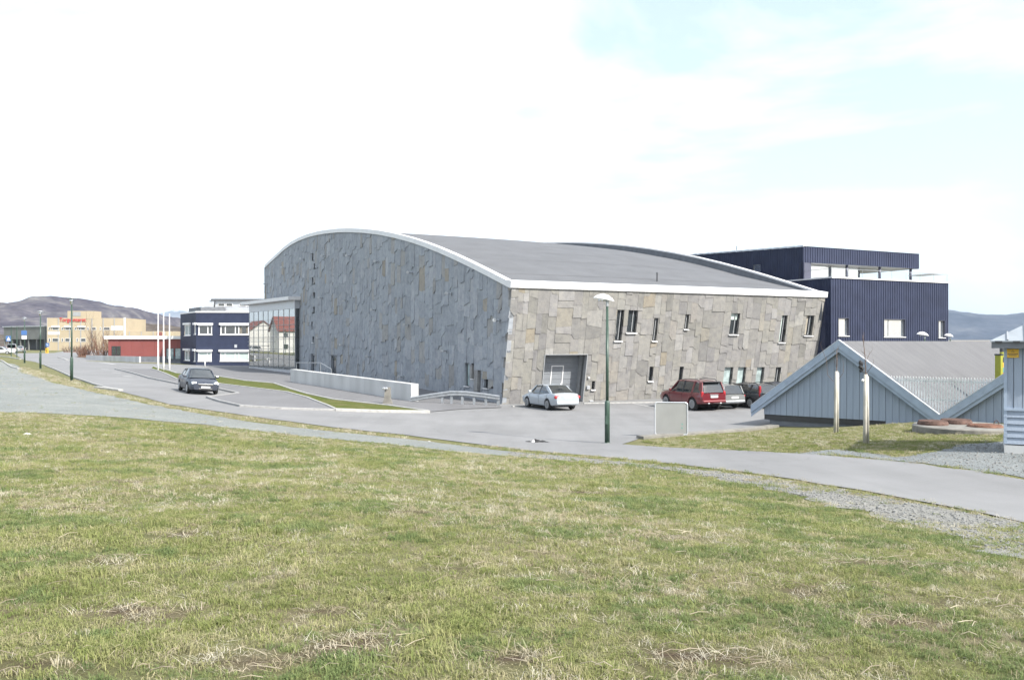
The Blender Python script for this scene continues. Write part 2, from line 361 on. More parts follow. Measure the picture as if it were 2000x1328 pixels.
M['limegreen'] = pm('lime_paint', (0.28, 0.29, 0.03), 0.6, 0.1)
M['teal'] = pm('teal_paint', (0.10, 0.28, 0.24), 0.6, 0.1)
M['hill_near'] = hill_mat('hazy_heather_hill', (0.046, 0.043, 0.060), (0.082, 0.077, 0.092), (0.17, 0.165, 0.16), 0.020)  # heather and rock tones, lightened and blued to hold the haze
M['hill_wood'] = hill_mat('leafless_wood', (0.06, 0.05, 0.045), (0.095, 0.08, 0.068), (0.12, 0.105, 0.09), 0.05)
M['hill_snow'] = hill_mat('snowy_mountain', (0.08, 0.085, 0.10), (0.11, 0.115, 0.13), (0.16, 0.165, 0.18), 0.003, (265, 130, 25))
M['hill_blue'] = hill_mat('far_forest_hill', (0.025, 0.034, 0.055), (0.05, 0.06, 0.085), (0.10, 0.108, 0.125), 0.008)
M['shore'] = pm('far_shore', (0.19, 0.16, 0.12), 0.9, 0.3, 0.01)
wm, wnt, wb = nodes('sea_water')
wb.inputs['Base Color'].default_value = (0.03, 0.05, 0.06, 1); wb.inputs['Roughness'].default_value = 0.12; wb.inputs['IOR'].default_value = 1.33
bp = wnt.nodes.new('ShaderNodeBump'); bp.inputs['Strength'].default_value = 0.3; bp.inputs['Distance'].default_value = 0.3
wnt.links.new(noise(wnt.nodes, wnt.links, wpos(wnt.nodes), 0.6, 4), bp.inputs['Height']); wnt.links.new(bp.outputs['Normal'], wb.inputs['Normal'])
M['water'] = wm

# ------------------------------------------------------------------ terrain
CTRL = np.array([
 (0,-6,2.5),(-9,-4,2.6),(9,-4,2.4),(0,4,2.48),(-7,5,2.5),(7,5,2.3),(0,8,2.3),(0,15,1.72),(0,22,1.02),(0,28.7,.45),
 (-17,28,1.7),(-11,30,1.15),(-8,15,2.0),(-16,15,2.15),(-5,29,.8),(6.4,10.8,1.65),(9.4,16,1.25),(13.3,23.4,1.1),(18,24,1.1),(11.5,28.3,.8),(12.6,34,.54),
 (6.8,23.2,.85),(3.4,28.7,.5),(3.7,33.5,.2),(6.5,35.8,.22),(14,40,.1),(17.5,37.5,.6),(21,35,.8),(26,32,.9),
 (-2,36,.25),(5,45,0),(5,50,0),(15,52,0),(-.7,56.7,0),(24,69,0),(12,61,0),(-8,40,.5),(-18.8,52.4,.93),(-29.7,58.7,1.4),(-47,87,1.4),(-62,111,1.4),
 (-25,45,1.5),(-21,97,.45),(-31,92,.85),(-27,106,.2),(-33,130,.2),(-50,138,.3),(-62,150,.5),(-58,125,1.05),(-12,62,.45),(-90,160,1.4),(-130,250,1.4),(-30,170,.4),(0,130,.3),(60,150,-.2),(60,90,0),(60,45,.3),(45,20,.9),
 (-60,40,1.9),(-60,5,2.4),(40,-20,2.0),(-40,-20,2.6),(-43,112,.75),(-60,200,1.4),(0,250,.5),(100,250,-.5),(130,60,-.3),(-140,60,1.8),(-140,160,1.4),(0,-60,2.4)], float)
def _phi(r2): return np.where(r2 > 1e-9, 0.5 * r2 * np.log(np.maximum(r2, 1e-9)), 0.0)
_n = len(CTRL)
_A = np.zeros((_n + 3, _n + 3))
_d = ((CTRL[:, None, :2] - CTRL[None, :, :2]) ** 2).sum(-1)
_A[:_n, :_n] = _phi(_d) + np.eye(_n) * 2.0
_A[:_n, _n] = 1; _A[:_n, _n + 1:] = CTRL[:, :2]; _A[_n, :_n] = 1; _A[_n + 1:, :_n] = CTRL[:, :2].T
_w = np.linalg.solve(_A, np.r_[CTRL[:, 2], 0, 0, 0])
def hgt(X, Y):
    X = np.atleast_1d(np.asarray(X, float)); Y = np.atleast_1d(np.asarray(Y, float))
    xx = np.clip(X, -150, 140); yy = np.clip(Y, -60, 260)
    r2 = (xx[:, None] - CTRL[None, :, 0]) ** 2 + (yy[:, None] - CTRL[None, :, 1]) ** 2
    z = _phi(r2) @ _w[:_n] + _w[_n] + xx * _w[_n + 1] + yy * _w[_n + 2]
    s = np.clip((X - 0.30 * Y - 35) / 60, 0, 1) * np.clip((Y - 120) / 60, 0, 1)      # the land falls away to the sea on the right
    return z * (1 - s) - 4.5 * s
def h1(x, y): return float(hgt(x, y)[0])
def humps(X, Y):                                         # small unevenness of the meadow, dying out towards the tracks
    lim = np.interp(X, [-17, -11, -5, 0, 2.5, 4, 5.5, 7, 9, 12], [28, 29, 28, 24, 17.5, 12.5, 9.5, 8, 6.5, 5])
    return (fbm(X, Y, 1.6, 3) - .5) * .12 * np.clip((lim - Y - .8) / 5, 0, 1)
_TAB = {}
def G(x, y):                                             # photo pixel -> point on the terrain
    k = (round(x, 2), round(y, 2))
    if k in _TAB: return _TAB[k]
    Y = np.concatenate([np.arange(2.5, 60, 0.1), np.arange(60, 700, 0.5)])
    zr = CAMZ - (y - HY) / F * Y; zt = hgt((x - CX) / F * Y, Y)
    i = np.argmax(zr < zt)
    if not (zr < zt).any(): i = len(Y) - 1
    a, b = (Y[i - 1], Y[i]) if i else (Y[0] * .9, Y[0])
    da, db = CAMZ - (y - HY) / F * a - h1((x - CX) / F * a, a), CAMZ - (y - HY) / F * b - h1((x - CX) / F * b, b)
    t = a + (b - a) * (da / (da - db)) if da != db else a
    p = Vector(((x - CX) / F * t, t, h1((x - CX) / F * t, t))); _TAB[k] = p
    return p
def GP(pts): return [(G(x, y).x, G(x, y).y) for x, y in pts]
def inpoly(X, Y, poly):
    X = np.asarray(X); Y = np.asarray(Y); r = np.zeros(X.shape, bool); n = len(poly)
    for i in range(n):
        x1, y1 = poly[i]; x2, y2 = poly[(i + 1) % n]
        c = ((y1 > Y) != (y2 > Y)) & (X < (x2 - x1) * (Y - y1) / (y2 - y1 + 1e-12) + x1)
        r ^= c
    return r
_hash = np.random.RandomState(5).rand(256, 256)
def vnoise(X, Y, s, seed=0):
    x = X / s + 37.3 * seed; y = Y / s + 11.9 * seed
    i = np.floor(x).astype(int); j = np.floor(y).astype(int); u = x - i; v = y - j
    u = u * u * (3 - 2 * u); v = v * v * (3 - 2 * v); H = lambda a, b: _hash[a % 256, b % 256]
    return (H(i, j) * (1 - u) + H(i + 1, j) * u) * (1 - v) + (H(i, j + 1) * (1 - u) + H(i + 1, j + 1) * u) * v
def fbm(X, Y, s, seed=0):
    return sum(vnoise(X, Y, s / 2 ** k, seed + k) * w for k, w in enumerate((.5, .28, .14, .08)))

def ragged(poly, amp, step, seed=0):                     # an uneven outline
    out = []; n = len(poly); r = random.Random(seed)
    for i in range(n):
        a = Vector(poly[i]); b = Vector(poly[(i + 1) % n]); L = (b - a).length; k = min(160, max(1, int(L / step)))
        t = (b - a) / max(L, 1e-6); nn = Vector((-t.y, t.x))
        for j in range(k):
            p = a + (b - a) * (j / k)
            out.append(tuple(p + nn * r.gauss(0, amp) * (1.0 if j else 0.3)))
    return out
def sheet(name, poly, step, off, mat, kind='structure', label=None, cat=None):
    xs = [p[0] for p in poly]; ys = [p[1] for p in poly]
    gx, gy = np.meshgrid(np.arange(min(xs), max(xs), step) + .13, np.arange(min(ys), max(ys), step) + .17)
    gx = gx.ravel(); gy = gy.ravel(); k = inpoly(gx, gy, poly)
    pts = [Vector(p) for p in poly] + [Vector((a, b)) for a, b in zip(gx[k], gy[k])]
    n = len(poly)
    vs, es, fs, _, _, _ = delaunay_2d_cdt(pts, [(i, (i + 1) % n) for i in range(n)], [], 1, 1e-4)
    X = np.array([v.x for v in vs]); Y = np.array([v.y for v in vs]); Z = hgt(X, Y) + off
    m = MB(); m.v = list(zip(X, Y, Z)); m.f = [tuple(f) for f in fs]
    o = m.build(name, mat, smooth=True)
    if o.data.polygons and o.data.polygons[0].normal.z < 0: o.data.flip_normals()
    return tag(o, label, cat, kind=kind)
def ribbon(name, pts, w, h, mat, label=None, closed=False, off=0.0):     # a kerb that follows the ground
    pp = []
    n = len(pts)
    for i in range(n if closed else n - 1):
        a = Vector(pts[i]); b = Vector(pts[(i + 1) % n]); k = max(1, int((b - a).length / 0.9))
        pp += [a + (b - a) * (j / k) for j in range(k)]
    if not closed: pp.append(Vector(pts[-1]))
    m = MB(); q = len(pp)
    for i, p in enumerate(pp):
        if closed: t = pp[(i + 1) % q] - pp[i - 1]
        else: t = pp[min(i + 1, q - 1)] - pp[max(i - 1, 0)]
        t.normalize(); nn = Vector((-t.y, t.x)) * (w / 2); z = h1(p.x, p.y) + off
        for s, zz in ((-1, -.1), (-1, h - .015), (-.86, h), (.86, h), (1, h - .015), (1, -.1)):
            c = p + nn * s; m.v.append((c.x, c.y, z + zz))
    for i in range(q if closed else q - 1):
        j = (i + 1) % q
        for k in range(5): m.f.append((i * 6 + k, i * 6 + k + 1, j * 6 + k + 1, j * 6 + k))
    if not closed: m.f.append(tuple(range(6))); m.f.append(tuple(range((q - 1) * 6, q * 6))[::-1])
    o = m.build(name, mat)
    fixn(o); return tag(o, label, kind='structure')

# ground sheet reaching the hills
SOIL = [(150, 990, .5, .16), (330, 1045, .35, .10), (215, 1092, .22, .08), (665, 1252, .30, .16), (1370, 1285, .42, .16), (1770, 1215, .40, .11), (290, 1190, .45, .09), (1590, 1150, .30, .09), (30, 1300, .5, .12), (470, 1290, .4, .10), (620, 1195, .28, .07),
        (1300, 1050, .5, .14), (1720, 1100, .6, .12), (900, 1110, .35, .08), (1120, 960, .8, .2), (250, 940, .6, .2), (1010, 1300, .25, .08), (1880, 1180, .4, .1), (800, 1000, .4, .12)]
SOILW = [(G(x, y).x, G(x, y).y, a, b) for x, y, a, b in SOIL]
def soilf(X, Y):                                        # worn bare spots in the turf
    s = np.zeros_like(X)
    wx = X + (fbm(X, Y, .35, 61) - .5) * .5; wy = Y + (fbm(X, Y, .35, 71) - .5) * .4
    for cx_, cy_, a, b in SOILW: s = np.maximum(s, np.exp(-(((wx - cx_) / a) ** 2 + ((wy - cy_) / (b * 1.8)) ** 2)))
    return s
ax = np.unique(np.round(np.concatenate([np.arange(-8, 8, .2), np.arange(-36, 36.1, .6), np.arange(-75, 75.1, 2.5), np.arange(-220, 221, 12), np.linspace(-1500, 1500, 41)]), 3))
ay = np.unique(np.round(np.concatenate([np.arange(2.6, 13, .2), np.arange(-4, 66, .6), np.arange(66, 140, 2.0), np.arange(-60, 300, 10), np.linspace(300, 1500, 25)]), 3))
gx, gy = np.meshgrid(ax, ay); gz = hgt(gx.ravel(), gy.ravel())
gz = gz + humps(gx.ravel(), gy.ravel())
m = MB(); m.v = list(zip(gx.ravel(), gy.ravel(), gz)); nx = len(ax)
m.f = [(j * nx + i, j * nx + i + 1, (j + 1) * nx + i + 1, (j + 1) * nx + i) for j in range(len(ay) - 1) for i in range(nx - 1)]
gro = m.build('ground', M['turf'], smooth=True); at = gro.data.attributes.new('soil', 'FLOAT', 'POINT'); at.data.foreach_set('value', soilf(gx.ravel(), gy.ravel()).astype(np.float32))
tag(gro, 'rough grassy ground of the slope and the land beyond', kind='structure')

# street, car park and the path, one asphalt sheet
near_edge = GP([(25, 690), (46, 703), (88, 714), (140, 737), (185, 752), (240, 766), (330, 790), (480, 812), (650, 835), (800, 851), (900, 864),
                (1000, 876), (1150, 890), (1300, 905), (1450, 922), (1600, 946), (1750, 971), (1900, 999), (2000, 1022), (2120, 1052)])
far_edge = GP([(2120, 958), (2000, 938), (1900, 920), (1750, 902), (1600, 889), (1450, 881), (1300, 874), (1215, 868), (1250, 856), (1345, 848), (1505, 833)])
asphalt_poly = near_edge + far_edge + [(15.2, 41.0), (38, 66), (60, 88), (60, 118), (-10, 160), (-40, 165), (-60, 165), (-78, 205), (-130, 300), (-150, 300), (-100, 190)]
sheet('street_and_car_park', ragged(asphalt_poly, .05, .8, 2), 1.0, .020, M['asphalt'], label='pale worn asphalt of street, car park and path')
# gravel track
gr_far = [(-8, 705), (30, 712), (60, 727), (100, 747), (200, 770), (330, 798), (480, 823), (650, 843), (800, 858), (900, 870), (1000, 882), (1150, 896), (1300, 911), (1450, 928), (1600, 952), (1750, 977), (1900, 1005), (2000, 1028), (2120, 1058)]
gr_near = [(2120, 1135), (2000, 1092), (1850, 1045), (1700, 1004), (1500, 957), (1300, 918), (1150, 904), (1000, 892), (800, 872), (600, 853), (400, 829), (200, 813), (60, 806), (-60, 806)]
gravel_poly = GP(gr_far[:11]) + GP(gr_near[7:])
gravel_r = GP(gr_far[10:]) + GP(gr_near[:8])
sheet('gravel_track', ragged(gravel_poly, .10, .6, 4), .7, .010, M['gravel'], label='pale crushed gravel track beside the street')
sheet('gravel_verge', ragged(gravel_r, .14, .35, 5), .6, .013, M['gravel_edge'], label='loose gravel verge along the asphalt path')
gr2 = GP([(1540, 886), (1640, 878), (1750, 893), (1820, 884), (1880, 868), (1960, 862), (2060, 866), (2150, 905), (2120, 952), (2000, 934), (1900, 916), (1750, 900), (1640, 890)])
sheet('gravel_yard', ragged(gr2, .10, .35, 6), .6, .012, M['gravel_blue'], label='blue grey gravel in front of the shed')
# kept lawn around the young trees
lawn_poly = GP([(1250, 862), (1345, 852), (1510, 842), (1620, 838), (1780, 826), (1900, 838), (1990, 848), (1990, 862), (1880, 869), (1820, 884), (1740, 890), (1640, 877), (1520, 878), (1400, 874), (1300, 870)])
sheet('lawn', ragged(lawn_poly, .08, .4, 7), .6, .008, M['turf_green'], label='green lawn round the two young trees')

# forecourt, island and kerbs
isl_up = [(300, 717), (345, 731), (430, 738), (480, 746), (535, 751), (570, 763), (600, 772), (650, 783), (757, 795), (835, 806)]
isl_dn = [(655, 802), (640, 795), (600, 779), (560, 768), (480, 758), (430, 752), (345, 742), (295, 722)]
island = GP(isl_up) + GP([(745, 806)]) + GP(isl_dn)
sheet('island_lawn', island, .7, .10, M['turf_green'], label='narrow green kerbed lawn between street and forecourt')
fore = GP(isl_up[2:]) + GP([(900, 800), (980, 797)]) + [(-.9, 57.0), (-4, 64), (-14, 84), (-28, 112), (-38, 132), (-44, 128), (-38, 106)]
sheet('forecourt', fore, 1.2, .05, M['asphalt_dark'], label='dark smooth asphalt forecourt by the glass entrance')
bay = GP([(225, 722), (293, 740), (347, 751), (430, 762), (465, 770), (405, 778), (430, 786), (470, 795), (550, 800), (655, 803)]) + GP(isl_dn[1:])
sheet('footway', bay, .8, .085, M['asphalt_dark'], label='raised asphalt footway beside the kerbed lawn')
ribbon('kerb', GP(isl_up), .16, .15, M['kerb_pale'], 'pale kerb on the forecourt side of the narrow lawn')
ribbon('kerb', GP(isl_dn), .14, .14, M['kerb_pale'], 'pale kerb on the street side of the narrow lawn')
ribbon('kerb', GP([(655, 803), (745, 806), (838, 807)]), .32, .16, M['kerb_pale'], 'wide pale kerb at the pointed end of the lawn')
ribbon('kerb', GP([(225, 722), (293, 740), (347, 751), (430, 762), (465, 770), (405, 778), (430, 786), (470, 795), (550, 800), (655, 803)]), .16, .13, M['kerb'], 'grey kerb of the footway behind the dark sedan')
ribbon('kerb', GP([(88, 714), (140, 737), (185, 752), (215, 760)]), .14, .10, M['kerb'], 'grey kerb of the street beside the lamp posts')
ribbon('kerb', GP([(188, 758), (236, 764)]), .30, .12, M['kerb_pale'], 'short pale dropped kerb by the near left lamp post')
ribbon('kerb', GP([(0, 704), (14, 712), (24, 718), (36, 721)]), .18, .12, M['kerb_pale'], 'pale kerb curving round the gravel at far left')
ribbon('kerb', GP([(0, 696), (18, 698), (40, 702)]), .25, .12, M['kerb_pale'], 'pale kerb by the parked white hatchback')
ribbon('kerb', GP([(1250, 857), (1345, 850), (1420, 844), (1512, 834)]), .5, .12, M['concrete_dk'], 'low concrete edge between lawn and car park')
ribbon('kerb', GP([(1000, 795), (1060, 793)]), .22, .09, M['kerb_pale'], 'pale kerb at the foot of the stone wall corner')
ribbon('kerb', GP([(1140, 789), (1290, 787), (1480, 779)]), .22, .09, M['kerb_pale'], 'pale kerb at the foot of the sunlit stone wall')
ribbon('kerb', GP([(115, 699), (125, 701), (132, 704)]), .5, .12, M['kerb'], 'dark traffic island kerb in the street')
# painted marks
def mark(pts, w=.12, label='faded white painted line'):
    q = GP(pts)
    for i in range(len(q) - 1):
        a, b = Vector(q[i]), Vector(q[i + 1]); t = (b - a).normalized(); nn = Vector((-t.y, t.x)) * w / 2
        sheet('painted_line', [tuple(a - nn), tuple(b - nn), tuple(b + nn), tuple(a + nn)], 1.0, .026, M['paint_line'], label=label)
for (x, y) in [(205, 722), (228, 729), (250, 736)]: mark([(x - 9, y - 1), (x + 8, y)], .35, 'faded white dash on the street')
for x0 in (1225, 1300, 1372): mark([(x0, 786), (x0 + 70, 800)], .10, 'faded white parking bay line beside the stone wall')
mark([(195, 708), (225, 712)], .4, 'faded white stop line at the side road')

# sea and far land
m = MB(); m.add([(20, 150, -1.5), (6000, 150, -1.5), (6000, 6000, -1.5), (20, 6000, -1.5)], [(0, 1, 2, 3)])
tag(m.build('sea', M['water']), 'thin bright strip of sea before the far shore', kind='structure')
def ridge(name, prof, Y0, depth, mat, label, amp, seed, base=-2.0, nx=150, ny=26):
    px = np.array([p[0] for p in prof], float); py = np.array([p[1] for p in prof], float)
    X = np.linspace(px[0], px[-1], nx); H = np.interp(X, px, py)
    H = np.convolve(np.pad(H, 2, mode='edge'), np.ones(5) / 5, 'valid')
    vs = []; fs = []
    for j in range(ny):
        s = j / (ny - 1); Yj = Y0 + (s - .55) * depth
        env = math.sin(math.pi * min(1, s / .55) / 2) ** 1.2 if s < .55 else math.cos(math.pi * (s - .55) / .9 * .95) ** 1
        xw = (X - CX) / F * Y0
        top = (HY - H) / F * Y0 + CAMZ
        nz = (fbm(xw, np.full(nx, Yj), depth * .22, seed) - .48) * amp + (fbm(xw, np.full(nx, Yj), depth * .05, seed + 7) - .48) * amp * .55
        z = base + (top - base) * max(env, 0) + nz * (0.45 + .55 * (1 - abs(s - .55)))
        vs += list(zip(xw, np.full(nx, Yj), z))
    for j in range(ny - 1):
        for i in range(nx - 1): fs.append((j * nx + i, j * nx + i + 1, (j + 1) * nx + i + 1, (j + 1) * nx + i))
    m = MB(); m.v = vs; m.f = fs
    return tag(m.build(name, mat, smooth=True), label, kind='structure')
ridge('hills', [(-500, 600), (-200, 606), (-60, 590), (0, 592), (30, 606), (60, 597), (95, 594), (120, 589), (150, 585), (185, 587), (205, 592), (235, 603), (262, 604), (285, 612), (300, 627), (330, 645), (370, 655), (420, 664)], 900, 620, M['hill_near'], 'heather brown rocky hill behind the yellow building', 15, 2, nx=420, ny=90)
ridge('hills', [(-100, 660), (150, 655), (250, 640), (300, 638), (380, 640), (480, 642), (560, 648), (700, 655)], 620, 160, M['hill_wood'], 'low leafless wood at the foot of the hill', 7, 5, nx=220)
ridge('mountains', [(-200, 600), (-40, 590), (5, 587), (15, 590), (40, 606), (120, 640), (200, 622), (240, 601), (275, 599), (310, 610), (345, 620), (380, 600), (410, 586), (440, 592), (500, 615), (620, 640)], 6500, 2600, M['hill_snow'], 'distant mountain with snow on its top', 110, 8, nx=200, ny=30)
ridge('hills', [(1300, 640), (1600, 625), (1780, 610), (1850, 612), (1890, 618), (1930, 617), (1965, 616), (2010, 622), (2100, 612), (2300, 630)], 3200, 1500, M['hill_blue'], 'blue forested hill across the sea', 45, 12, nx=200, ny=30)
ridge('far_shore', [(1300, 667), (1700, 665), (1900, 664), (2000, 665), (2300, 666)], 1700, 700, M['shore'], 'low tan far shore across the sea', 2.0, 15, nx=80, ny=14)

# ------------------------------------------------------------------ generic building helpers
class Plane:
    """A wall face: origin, along (u), up (v), outward normal (n)."""
    def __init__(s, O, U, V=None):
        s.O = Vector(O); s.U = Vector(U).normalized(); s.V = Vector(V) if V else Vector((0, 0, 1))
        s.N = s.U.cross(s.V).normalized()
    def __call__(s, u, v, n=0.0): return s.O + s.U * u + s.V * v + s.N * n
    def px(s, x, y):                                    # photo pixel -> (u, v)
        C = Vector((0, 0, CAMZ)); D = Vector(((x - CX) / F, 1, -(y - HY) / F))
        t = (s.O - C).dot(s.N) / D.dot(s.N); q = C + D * t - s.O
        uv, uu, vv = s.U.dot(s.V), 1.0, s.V.dot(s.V); a, b = q.dot(s.U), q.dot(s.V)
        det = uu * vv - uv * uv
        return (a * vv - b * uv) / det, (b * uu - a * uv) / det
    def rect(s, x0, x1, y0, y1):                        # bottom corners in x, top and bottom rows
        u0, v0 = s.px(x0, y1); u1, _ = s.px(x1, y1); _, v1 = s.px((x0 + x1) / 2, y0)
        return (u0, u1, v0, v1)
def window(pl, rc, parent, depth=.22, sill=True, frame=.05, glass=None, fmat=None, smat=None, proud=.0, mull=(), name='window', label=None, rows=(), sillw=.05):
    u0, u1, v0, v1 = rc; fm = fmat or M['dkframe']
    m = MB(); a, b = -depth, -depth + .07
    m.pbox(pl, u0, u0 + frame, v0, v1, a, b); m.pbox(pl, u1 - frame, u1, v0, v1, a, b)
    m.pbox(pl, u0 + frame, u1 - frame, v0, v0 + frame, a, b); m.pbox(pl, u0 + frame, u1 - frame, v1 - frame, v1, a, b)
    for k in mull: q = u0 + (u1 - u0) * k; m.pbox(pl, q - frame * .45, q + frame * .45, v0 + frame, v1 - frame, a, b - .004)
    for k in rows: q = v0 + (v1 - v0) * k; m.pbox(pl, u0 + frame, u1 - frame, q - frame * .45, q + frame * .45, a, b - .008)
    w = m.build(name, fm, parent)
    if label: w['label'] = label
    MB().pbox(pl, u0 + frame * .5, u1 - frame * .5, v0 + frame * .5, v1 - frame * .5, a + .012, a + .03).build('pane', glass or M['glass'], w)
    if sill: MB().pbox(pl, u0 - .06, u1 + .06, v0 - sillw, v0, -depth + .02, .12 + proud).build('sill', smat or M['white'], w)
    return w
def ribbed(pl, u0, u1, v0f, v1f, holes, period=.30, d=.05, back=0.0):
    m = MB(); n = max(1, int(round((u1 - u0) / period))); p = (u1 - u0) / n
    for i in range(n):
        a = u0 + i * p
        for (x0, x1, nn, nn2) in ((a, a + p * .5, 0, 0), (a + p * .5, a + p * .58, 0, d), (a + p * .58, a + p * .92, d, d), (a + p * .92, a + p, d, 0)):
            c = (x0 + x1) / 2; iv = [(v0f(c), v1f(c))]
            for h in holes:
                if h[0] < c < h[1]:
                    iv = [q for lo, hi in iv for q in ((lo, min(hi, h[2])), (max(lo, h[3]), hi)) if q[1] - q[0] > .01]
            for lo, hi in iv:
                m.add([pl(x0, lo, back + nn), pl(x1, lo, back + nn2), pl(x1, hi, back + nn2), pl(x0, hi, back + nn)], [(0, 1, 2, 3)])
    return m

# ------------------------------------------------------------------ stone clad hall
DV = Vector((.8918, .4527, 0)); EV = Vector((-.4527, .8918, 0))
C0 = Vector((-.667, 56.7, -.15))
LEAN = 1.47 / 7.88; HGT = 8.03; WID = 27.4
hall = thing('stone_clad_hall', 'large hall with curved roof, clad in irregular grey stone slabs', 'building', tuple(C0))
PR = Plane(C0, DV, Vector((0, 0, 1)) - EV * LEAN)          # sunlit end wall, leaning outwards
PL = Plane(C0, -EV)                                        # long shaded wall; u runs towards the camera
prof_px = [(516, 520), (528, 508), (540, 497), (555, 483), (570, 472), (585, 464), (600, 458), (620, 452.5), (640, 449), (660, 446.8), (680, 446), (710, 447), (740, 450), (770, 455.5), (800, 463), (830, 472.5), (860, 484), (890, 497), (920, 511), (960, 531), (1000, 551.4)]
_pp = sorted(PL.px(x, y) for x, y in prof_px)
PU = np.array([p[0] for p in _pp]); PV = np.array([p[1] for p in _pp])
def roofz(u): return float(np.interp(u, PU, PV))
U_FAR = PU[0] + .9
def edge_near(v): return LEAN * v                          # the end wall leans, so the long wall grows with height
def edge_far(v): return U_FAR - .9 * v / 14

def clip(poly, a, b, c):                                   # keep a*u + b*v <= c
    out = []; n = len(poly)
    for i in range(n):
        p, q = poly[i], poly[(i + 1) % n]; fp, fq = a * p[0] + b * p[1] - c, a * q[0] + b * q[1] - c
        if fp <= 0: out.append(p)
        if fp * fq < 0: t = fp / (fp - fq); out.append((p[0] + (q[0] - p[0]) * t, p[1] + (q[1] - p[1]) * t))
    return out
def area(poly): return abs(sum(poly[i][0] * poly[(i + 1) % len(poly)][1] - poly[(i + 1) % len(poly)][0] * poly[i][1] for i in range(len(poly)))) / 2
def slab_layout(u0, u1, vmax, holes, wlo, whi, hlo, hhi, r):
    out = []; u = u0; flip = False
    while u < u1:
        w = r.choice((r.uniform(wlo, whi), r.uniform(wlo, whi), r.uniform(whi, whi * 1.5)))
        ue = min(u + w, u1)
        if u1 - ue < wlo * .6: ue = u1
        v = -r.uniform(0, hhi * .8); top = vmax(u, ue)
        while v < top:
            h = r.uniform(hlo, hhi) * (1.0 if r.random() < .8 else .6)
            ve = v + h
            cells = [(u, ue, v, ve)]
            if ue - u > whi * .9 and r.random() < .38:
                k = u + (ue - u) * r.uniform(.35, .65); dv = r.uniform(-.25, .25) * h
                cells = [(u, k, v, ve), (k, ue, v, ve)]
            for hole in holes:
                nx = []
                for (a, b, c, d) in cells:
                    if hole[0] >= b or hole[1] <= a or hole[2] >= d or hole[3] <= c: nx.append((a, b, c, d)); continue
                    if c < hole[2]: nx.append((a, b, c, hole[2]))
                    if d > hole[3]: nx.append((a, b, hole[3], d))
                    lo, hi = max(c, hole[2]), min(d, hole[3])
                    if a < hole[0]: nx.append((a, hole[0], lo, hi))
                    if b > hole[1]: nx.append((hole[1], b, lo, hi))
                cells = nx
            out += [c for c in cells if c[1] - c[0] > .05 and c[3] - c[2] > .05 and c[3] > 0]
            v = ve
        u = ue
    return out
def slab_poly(c, holes, r, free, chop):
    a, b, lo, hi = c; j = .006; w = b - a; h = hi - lo
    touch = any(abs(lo - q[3]) < .02 and q[0] < b and q[1] > a for q in holes)
    up = max(0, min([.42] + [q[2] - hi for q in holes if q[0] < b - .001 and q[1] > a + .001 and q[3] > hi]))   # tucked under the slab above
    hi = hi + up
    s = 0 if touch else r.uniform(-1, 1) * min(.22 * w, .25 * h)
    bl, br = lo + max(0, s) - .03, lo + max(0, -s) - .03
    if touch: bl = br = lo
    p = [(a + j, bl), (b - j, br), (b - j, hi - (0 if touch else .0)), (a + j, hi)]
    k = r.random()
    if not touch and k < chop and h > .5:
        e = r.uniform(.3, .6)
        if k < chop * .5: p = [(a + j, bl), (a + w * e, bl), (a + w * (e + .12), bl + r.uniform(.1, .3) * min(h, 1)), (b - j, bl + r.uniform(.12, .32) * min(h, 1)), (b - j, hi), (a + j, hi)]
        else: p = [(a + j, bl + r.uniform(.12, .35) * min(h, 1)), (a + w * e, bl), (b - j, bl + r.uniform(-.02, .1)), (b - j, hi), (a + j, hi)]
    return p
def slab_mesh(m, pl, poly, p_top, p_bot, back):
    lo = min(q[1] for q in poly); hi = max(q[1] for q in poly); n = len(poly)
    fr = [pl(u, v, p_bot + (p_top - p_bot) * (v - lo) / max(hi - lo, .01)) for u, v in poly]; bk = [pl(u, v, back) for u, v in poly]
    m.add(fr + bk, [tuple(range(n))] + [(i, n + i, n + (i + 1) % n, (i + 1) % n) for i in range(n)])
def put_tone(me, cols):
    at = me.attributes.new('tone', 'FLOAT_COLOR', 'FACE'); at.data.foreach_set('color', np.array(cols, np.float32).ravel())

# openings
RW = [PR.rect(1200, 1213.5, 605, 666), PR.rect(1223.5, 1242, 606, 650), PR.rect(1273.5, 1281.5, 621, 666), PR.rect(1336, 1343, 614, 643), PR.rect(1424, 1440.5, 612, 653.5),
      PR.rect(1520.5, 1531.5, 616, 669), PR.rect(1570.5, 1585.7, 616, 655.5), PR.rect(1155, 1160.5, 744, 761), PR.rect(1266, 1273.5, 716, 744.5), PR.rect(1323.5, 1331, 716, 753),
      PR.rect(1412, 1428, 717, 753), PR.rect(1437.6, 1453.5, 717, 752), PR.rect(1474.5, 1489, 717, 751), PR.rect(1511.5, 1521.5, 717, 749), PR.rect(1559, 1567, 719, 746)]
gate_rc = PR.rect(1056, 1137, 693, 788); gate_rc = (gate_rc[0], gate_rc[1], -.2, gate_rc[3])
c3 = lambda x, y: (500 + x / 3.794, 430 + y / 3.794)
def lrect(x0, x1, y0, y1):
    (a, b), (c, d) = c3(x0, y0), c3(x1, y1); return PL.rect(a, c, b, d)
LW = [lrect(*q) for q in [(414, 425, 247, 305), (427, 439, 323, 367), (413, 424, 423, 482), (424, 437, 535, 580), (422, 435, 645, 690), (410, 420, 752, 812), (418, 432, 862, 908),
                          (1548, 1581, 1058, 1228), (1600, 1614, 1060, 1175), (1690, 1720, 1178, 1243)]]
LD = [lrect(408, 434, 990, 1118), lrect(555, 601, 1000, 1140), lrect(1641, 1669, 1112, 1285)]

